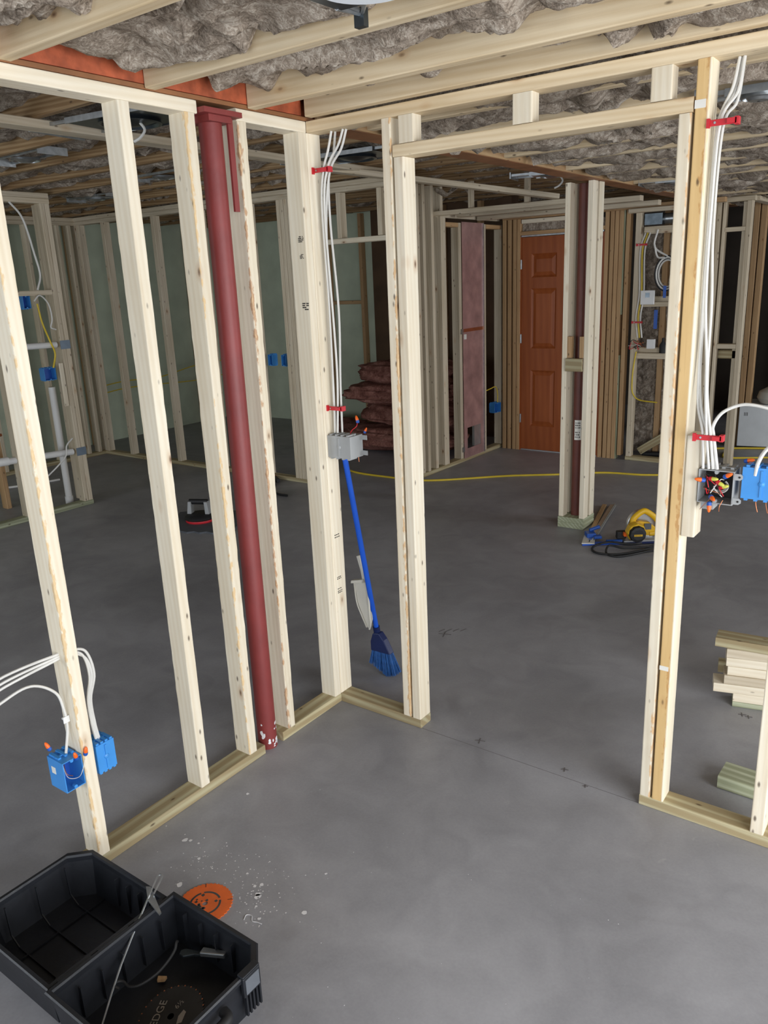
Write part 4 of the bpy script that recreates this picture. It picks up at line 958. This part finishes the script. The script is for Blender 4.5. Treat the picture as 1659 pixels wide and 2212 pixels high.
tb = board('treated_block', None, 0, .30, 0, .105, 0, .048, 'green', near=True, rough=.0006, ease=.006)
tb.matrix_world = Matrix.Translation((1.457, .222, .001)) @ Matrix.Rotation(R(-2), 4, 'Z') @ tb.matrix_basis
tag(tb, 'greenish treated lumber block lying on the floor behind the right bottom plate', 'wood block')

# ------------------------------------------------------------------ circular saw, guide rail, clamp
VA = R(36.6)
sw = thing('circular_saw', 'yellow and black circular saw resting on its guide rail', 'saw', (.36, 2.62, 0), (0, 0, VA), world=False)
MB().box(-.10, .26, -.06, .10, .020, .026).build('base_shoe', 'alum', sw)
m = MB(); m.lathe([(.058, 0), (.062, .012), (.062, .05), (.056, .07)], (-.035, -.115, .095), (0, 1, 0), n=8); m.build('motor_housing', 'yellow', sw, smooth=False)
m = MB(); m.lathe([(.035, -.026), (.050, -.022), (.055, -.004), (.055, .004)], (-.035, -.118, .090), (0, 1, 0), n=10); m.build('motor_cap', 'black_rubber', sw)
pt = MB().box(-.063, -.010, -.1455, -.1435, .082, .094).build('name_plate', 'yellow', sw)
text_mesh('plate_print', 'DEWALT', .012, 'ink', sw, Matrix.Translation((-.0365, -.1458, .088)) @ Matrix.Rotation(R(90), 4, 'X'))
m = MB(); m.prism([(-.06, .05), (.11, .05), (.125, .09), (.07, .135), (.0, .15), (-.05, .13)], 'y', -.04, .01); m.build('gear_case', 'yellow', sw, bevel=.006)
m = MB(); m.tube([(-.035, -.03, .12), (-.035, -.03, .165), (.02, -.03, .212), (.055, -.03, .205), (.11, -.03, .16), (.135, -.03, .11), (.115, -.03, .07), (.07, -.03, .062)], .019, n=10); m.build('handle', 'yellow', sw, smooth=True)
MB().box(.03, .075, -.052, -.048, .095, .135).build('grip_inlay', 'dark_grey', sw)
m = MB(); m.lathe([(.098, 0), (.102, .004), (.102, .03), (.098, .034)], (.045, .02, .105), (0, 1, 0), n=32); m.build('blade_guard', 'alum', sw, smooth=True)
MB().box(-.135, -.075, -.03, .01, .03, .08).build('blade_bracket', 'black_rubber', sw, bevel=.005)
MB().box(-.10, -.075, -.06, -.03, .055, .08).build('knob', 'orange_nut', sw, bevel=.003)
MB().box(-.11, .23, -.075, .09, .008, .020).build('sled', 'navy', sw)
gr = thing('guide_rail', 'aluminium saw guide rail with a brown strip lying on the floor', 'guide rail', (.02, 2.9, 0))
A_, B_ = Vector((.115, 2.46, .012)), Vector((-.055, 3.32, .012))
stick('rail', gr, A_, B_, .045, .010, 'alum'); stick('rail_rib', gr, A_+Vector((.012, 0, .010)), B_+Vector((.012, 0, .010)), .010, .012, 'steel')
stick('wood_strip', gr, A_+Vector((-.055, .12, 0)), B_+Vector((-.06, -.02, 0)), .032, .012, 'brown')
cl = thing('guide_clamp', 'blue guide clamp with a slotted metal plate in front of the saw', 'clamp', (.09, 2.42, 0), (0, 0, VA), world=False)
MB().prism([(-.03, -.035), (.05, -.05), (.10, .12), (.03, .13)], 'z', .010, .016).build('slotted_plate', 'sticker', cl)
MB().prism([(.020, -.02), (.026, -.02), (.064, .09), (.056, .09)], 'z', .0162, .017).build('slot', 'ink', cl)
MB().prism([(-.028, -.045), (.24, -.05), (.25, -.02), (.05, .0)], 'z', .002, .010).build('blue_bar', 'broom_blue', cl)
MB().cyl((.13, -.035, .018), (.23, -.04, .018), .014, n=12).build('blue_grip', 'blue_in', cl, smooth=True)
MB().box(.03, .09, .06, .13, .016, .045).box(.07, .12, .03, .07, .016, .035).cyl((.06, .12, .05), (.13, .13, .07), .012).build('blue_head', 'blue_in', cl, bevel=.003)
cable('black power cord of the saw coiled on the floor', [(.50, 2.86, .03), (.40, 2.55, .012), (.25, 2.42, .035), (.17, 2.36, .008), (.22, 2.27, .008), (.32, 2.28, .008), (.42, 2.38, .008), (.55, 2.62, .012), (.62, 2.72, .012), (.50, 2.52, .02), (.36, 2.40, .02), (.27, 2.38, .03), (.29, 2.28, .008), (.38, 2.27, .008), (.50, 2.42, .016), (.60, 2.56, .012)], .007, 'black_rubber', name='power_cord', cat='cord')

# ------------------------------------------------------------------ saw blade on the floor
def saw_blade(name, label, loc, rot, r, mat, teeth=40, parts=True, z=0):
    t = thing(name, label, 'saw blade', loc, rot, world=False)
    n = teeth*3; pts = []
    for i in range(n):
        a = 2*math.pi*i/n; rr = (r, r*.955, r*.965)[i % 3]; pts.append((rr*math.cos(a), rr*math.sin(a)))
    hole = [(.008*math.cos(2*math.pi*i/n), .008*math.sin(2*math.pi*i/n)) for i in range(n)]
    m = MB(); vs = [(x, y, zz) for zz in (0, .0022) for (x, y) in pts]+[(x, y, zz) for zz in (0, .0022) for (x, y) in hole]
    fs = []
    for i in range(n):
        j = (i+1) % n
        fs += [(i, j, n+j, n+i), (2*n+i, 2*n+j, j, i), (n+i, n+j, 3*n+j, 3*n+i), (2*n+j, 2*n+i, 3*n+i, 3*n+j)]
    m.add(vs, fs); m.build('disc', mat, t)
    m = MB()
    for k in range(4):
        a = k*math.pi/2+.5; c_, s_ = math.cos(a), math.sin(a)
        m.add([(r*.80*c_-s_*.001, r*.80*s_+c_*.001, .0026), (r*.97*c_-s_*.001, r*.97*s_+c_*.001, .0026), (r*.97*c_+s_*.001, r*.97*s_-c_*.001, .0026), (r*.80*c_+s_*.001, r*.80*s_-c_*.001, .0026)], [(0, 3, 2, 1)])
    m.build('slots', 'ink', t)
    return t
ob = saw_blade('saw_blade', 'orange circular saw blade lying on the floor behind the black case', (.385, -1.105, .001), (0, 0, .3), .080, 'blade_orange', 40)
m = MB()
for i in range(32):
    a0, a1 = 2*math.pi*i/32, 2*math.pi*(i+1)/32
    if i % 8 == 3: continue
    m.add([(r_*math.cos(a), r_*math.sin(a), .0026) for r_, a in ((.040, a0), (.046, a0), (.046, a1), (.040, a1))], [(0, 1, 2, 3)])
m.build('worn_ring', 'dark_steel', ob)
rs = random.Random(6); m = MB()
for i in range(14):
    a = rs.uniform(0, 6.28); q = rs.uniform(.012, .036); x, y = q*math.cos(a), q*math.sin(a); s_ = rs.uniform(.002, .006)
    m.add([(x-s_, y-s_*.5, .0026), (x+s_*.6, y-s_, .0026), (x+s_, y+s_*.4, .0026), (x-s_*.3, y+s_, .0026)], [(0, 1, 2, 3)])
m.build('worn_print', 'dark_steel', ob)

# ------------------------------------------------------------------ black tool case
def casehalf(parent, x0, x1, y0, y1, z0, z1, name, ch, chside, slope=.012):
    """Open-topped tub with chamfered corners on one side."""
    def outline(i):
        a, b, c_, d_ = x0+i, x1-i, y0+i, y1-i; k_ = ch
        if chside == 'hi': return [(a, c_), (b-k_, c_), (b, c_+k_), (b, d_-k_), (b-k_, d_), (a, d_)]
        return [(a+k_, c_), (b, c_), (b, d_), (a+k_, d_), (a, d_-k_), (a, c_+k_)]
    rings = [(outline(slope), z0), (outline(slope*.5), z0+(z1-z0)*.5), (outline(.0), z1-.014), (outline(-.007), z1-.014), (outline(-.008), z1-.004), (outline(-.005), z1), (outline(.004), z1), (outline(.006), z1-.006), (outline(.006), z1-.02), (outline(slope+.005), z0+.006)]
    vs = []; 
    for o_, z in rings: vs += [(x, y, z) for x, y in o_]
    fs = [(5, 4, 3, 2, 1, 0)]
    for k_ in range(len(rings)-1):
        for i in range(6):
            j = (i+1) % 6; fs.append((k_*6+i, k_*6+j, (k_+1)*6+j, (k_+1)*6+i))
    e = (len(rings)-1)*6; fs.append(tuple(range(e, e+6)))
    m = MB(); m.add(vs, fs); return m.build(name, 'black', parent)
tc = thing('tool_case', 'open black plastic tool case in the bottom left corner', 'tool case', (.4, -1.41, 0))
casehalf(tc, .412, .758, -1.590, -1.222, 0, .140, 'base_tub', .045, 'hi')
lid = casehalf(tc, .020, .392, -1.580, -1.240, .0, .133, 'lid', .05, 'lo', .014)
for y0 in (-1.29, -1.35, -1.41, -1.47, -1.53): MB().box(.428, .440, y0, y0+.003, .02, .11).build('rib', 'black', tc)
for x0 in (.47, .53, .59, .65): MB().box(x0, x0+.003, -1.245, -1.232, .03, .115).build('rib', 'black', tc)
for y0 in (-1.32, -1.41, -1.50): MB().prism([(.046, .12), (.052, .03), (.085, .008), (.385, .008), (.385, .012), (.09, .013), (.058, .034), (.052, .12)], 'y', y0, y0+.003).build('lid_rib', 'black', tc)
for x0 in (.13, .29): MB().box(x0, x0+.003, -1.562, -1.262, .007, .013).build('lid_rib', 'black', tc)
for x0 in (.20, .25, .30, .35): MB().box(x0, x0+.003, -1.262, -1.250, .02, .11).build('lid_rib', 'black', tc)
m = MB(); m.prism([(.30, -1.52), (.345, -1.52), (.360, -1.505), (.360, -1.445), (.345, -1.425), (.30, -1.425), (.285, -1.445), (.285, -1.505)], 'z', .007, .045); m.build('lid_pocket', 'black', tc)
m = MB()
for y0 in (-1.56, -1.45, -1.34): m.cyl((.400, y0, .128), (.400, y0+.09, .128), .007, n=10)
m.build('hinge', 'black', tc, smooth=True)
m = MB(); m.tube([(.765, -1.375, .10), (.783, -1.380, .10), (.790, -1.395, .10), (.790, -1.44, .10), (.790, -1.50, .10), (.783, -1.515, .10), (.765, -1.52, .10)], .013, n=10); m.build('carry_handle', 'black_rubber', tc, smooth=True)
for y0 in (-1.315, -1.57): 
    q = MB().box(.761, .772, y0, y0+.055, .085, .140).box(.752, .772, y0, y0+.055, .140, .1465).build('latch', 'black', tc, bevel=.002)
    MB().box(.7715, .774, y0+.006, y0+.049, .092, .134).build('latch_face', 'dark_grey', q)
m = MB(); 
for k_ in range(5): MB().box(.756, .766, -1.262-.011*k_, -1.257-.011*k_, .02, .12).build('front_rib', 'black', tc)
# inner organiser strap and contents
tag(MB().tube([(.515, -1.300, .10), (.525, -1.310, .112), (.535, -1.325, .105), (.540, -1.355, .095), (.537, -1.39, .085), (.520, -1.425, .075), (.497, -1.44, .07), (.475, -1.440, .072), (.465, -1.45, .075), (.468, -1.462, .075), (.482, -1.458, .07)], .0035).build('bent_strap', 'black_rubber', None, smooth=True), 'bent black strap clip standing inside the tool case', 'strap')
rd = thing('steel_rod', 'long thin steel rod with a hooked end leaning in the tool case', 'rod', (.50, -1.5, .02))
MB().tube([(.527, -1.565, .02), (.45, -1.425, .095), (.372, -1.262, .158)], .0026, sub=3).build('rod', 'steel', rd, smooth=True)
MB().tube([(.372, -1.262, .158), (.352, -1.222, .166), (.358, -1.214, .168), (.366, -1.222, .165), (.385, -1.264, .156)], .0026).build('hook', 'steel', rd, smooth=True)
MB().prism([(.340, -1.255), (.352, -1.248), (.450, -1.292), (.452, -1.300), (.385, -1.284)], 'z', .148, .152).build('bracket', 'steel', rd)
bb = saw_blade('saw_blade', 'black circular saw blade lying inside the tool case', (.615, -1.415, .026), (R(6), R(-8), .5), .082, 'blade_black', 56)
vang = VA
text_mesh('blade_print', 'EDGE', .027, 'logo', bb, Matrix.Translation((-.034, .008, .0028)) @ Matrix.Rotation(R(85), 4, 'Z'))
text_mesh('blade_print', '6½', .018, 'logo', bb, Matrix.Translation((.012, .030, .0028)) @ Matrix.Rotation(R(60), 4, 'Z'))
MB().prism([(.022, -.02), (.034, -.016), (.036, .01), (.028, .016), (.020, .0)], 'z', .0023, .0029).build('print_patch', 'logo', bb)
m = MB()
for k_ in range(56):
    a = 2*math.pi*k_/56
    if k_ % 2: m.box(.079*math.cos(a)-.0015, .079*math.cos(a)+.0015, .079*math.sin(a)-.0015, .079*math.sin(a)+.0015, .0005, .0028)
m.build('tooth_tips', 'copper', bb)
sv = thing('locking_pliers', 'silver hand tool lying at the back of the tool case', 'hand tool', (.56, -1.262, .05), (0, 0, VA-R(6)), world=False)
MB().prism([(-.060, -.006), (-.048, -.014), (-.02, -.006), (.0, -.008), (.0, .006), (-.02, .008), (-.048, .012), (-.060, .006)], 'z', .0, .008).build('flat_jaw', 'dark_steel', sv, bevel=.002)
MB().prism([(-.005, -.010), (.062, -.014), (.066, .0), (.0, .010)], 'z', .004, .018).build('handle', 'steel', sv, bevel=.003)
MB().box(.02, .07, .012, .02, 0, .012).build('lower_handle', 'dark_steel', sv)
tag(MB().prism([(.488, -1.352), (.507, -1.340), (.510, -1.350), (.496, -1.362)], 'z', .012, .020).build('wood_chip', 'brown', None), 'small tan wood chip inside the tool case', 'wood chip')

# ------------------------------------------------------------------ floor marks (children of the floor)
rs = random.Random(11)
def blob(m, x, y, r, z=.0006, n=11, wob=.25):
    pts = []; 
    for i in range(n):
        a = 2*math.pi*i/n; q = r*(1+rs.uniform(-wob, wob)); pts.append((x+q*math.cos(a), y+q*math.sin(a), z))
    m.add(pts, [tuple(range(n))])
for (x, y, r) in ((.492, -1.0, .010), (.487, -.993, .008), (.647, -.97, .008), (.469, -.96, .006), (.455, -.975, .005), (.121, -.953, .009), (.138, -.945, .006), (.262, -1.095, .009), (.119, -.672, .006), (.225, -.987, .005), (.556, -1.058, .005), (.17, -.94, .004), (.515, -1.03, .004), (.40, -.95, .004), (.60, -.82, .004)):
    m = MB(); blob(m, x, y, r); m.build('paint_spot', 'paint', fl)
m = MB()
for i in range(170):
    c_ = rs.choice([(.49, -1.0), (.30, -.98), (.45, -.93), (.25, -1.0), (.5, -1.05)]); x = c_[0]+rs.gauss(0, .07); y = c_[1]+rs.gauss(0, .05)
    if .005 < x: blob(m, x, y, rs.uniform(.0008, .0026), n=6)
for i in range(60): blob(m, rs.uniform(.1, 1.5), rs.uniform(-1.7, -.5), rs.uniform(.0006, .0016), n=6)
m.build('paint_speckle', 'paint', fl, kind='stuff')
MB().tube([(.522, -1.085, .0008), (.515, -1.068, .0008), (.53, -1.062, .0008), (.545, -1.075, .0008), (.56, -1.070, .0008), (.575, -1.068, .0008)], .0010, n=4).build('paint_streak', 'paint', fl)
MB().box(.405, 1.262, .004, .0055, 0, .0004).build('chalk_line', 'pencil', fl)
def scratch(pts, w_=.0022): MB().tube([(x, y, .0002) for x, y in pts], w_, n=4, sub=1).build('pencil_mark', 'pencil', fl)
for (cx, cy, s_) in ((.641, .045, .018), (.985, .045, .012), (1.083, -.005, .008), (.03, .78, .03), (1.42, .755, .014), (1.445, .75, .012)):
    scratch([(cx-s_, cy-s_*.3), (cx+s_, cy+s_*.4)]); scratch([(cx-s_*.4, cy+s_), (cx+s_*.3, cy-s_)])
for k_ in range(4): scratch([(-.01+.03*k_, .79+.02*k_), (.0+.03*k_, .83+.02*k_)])
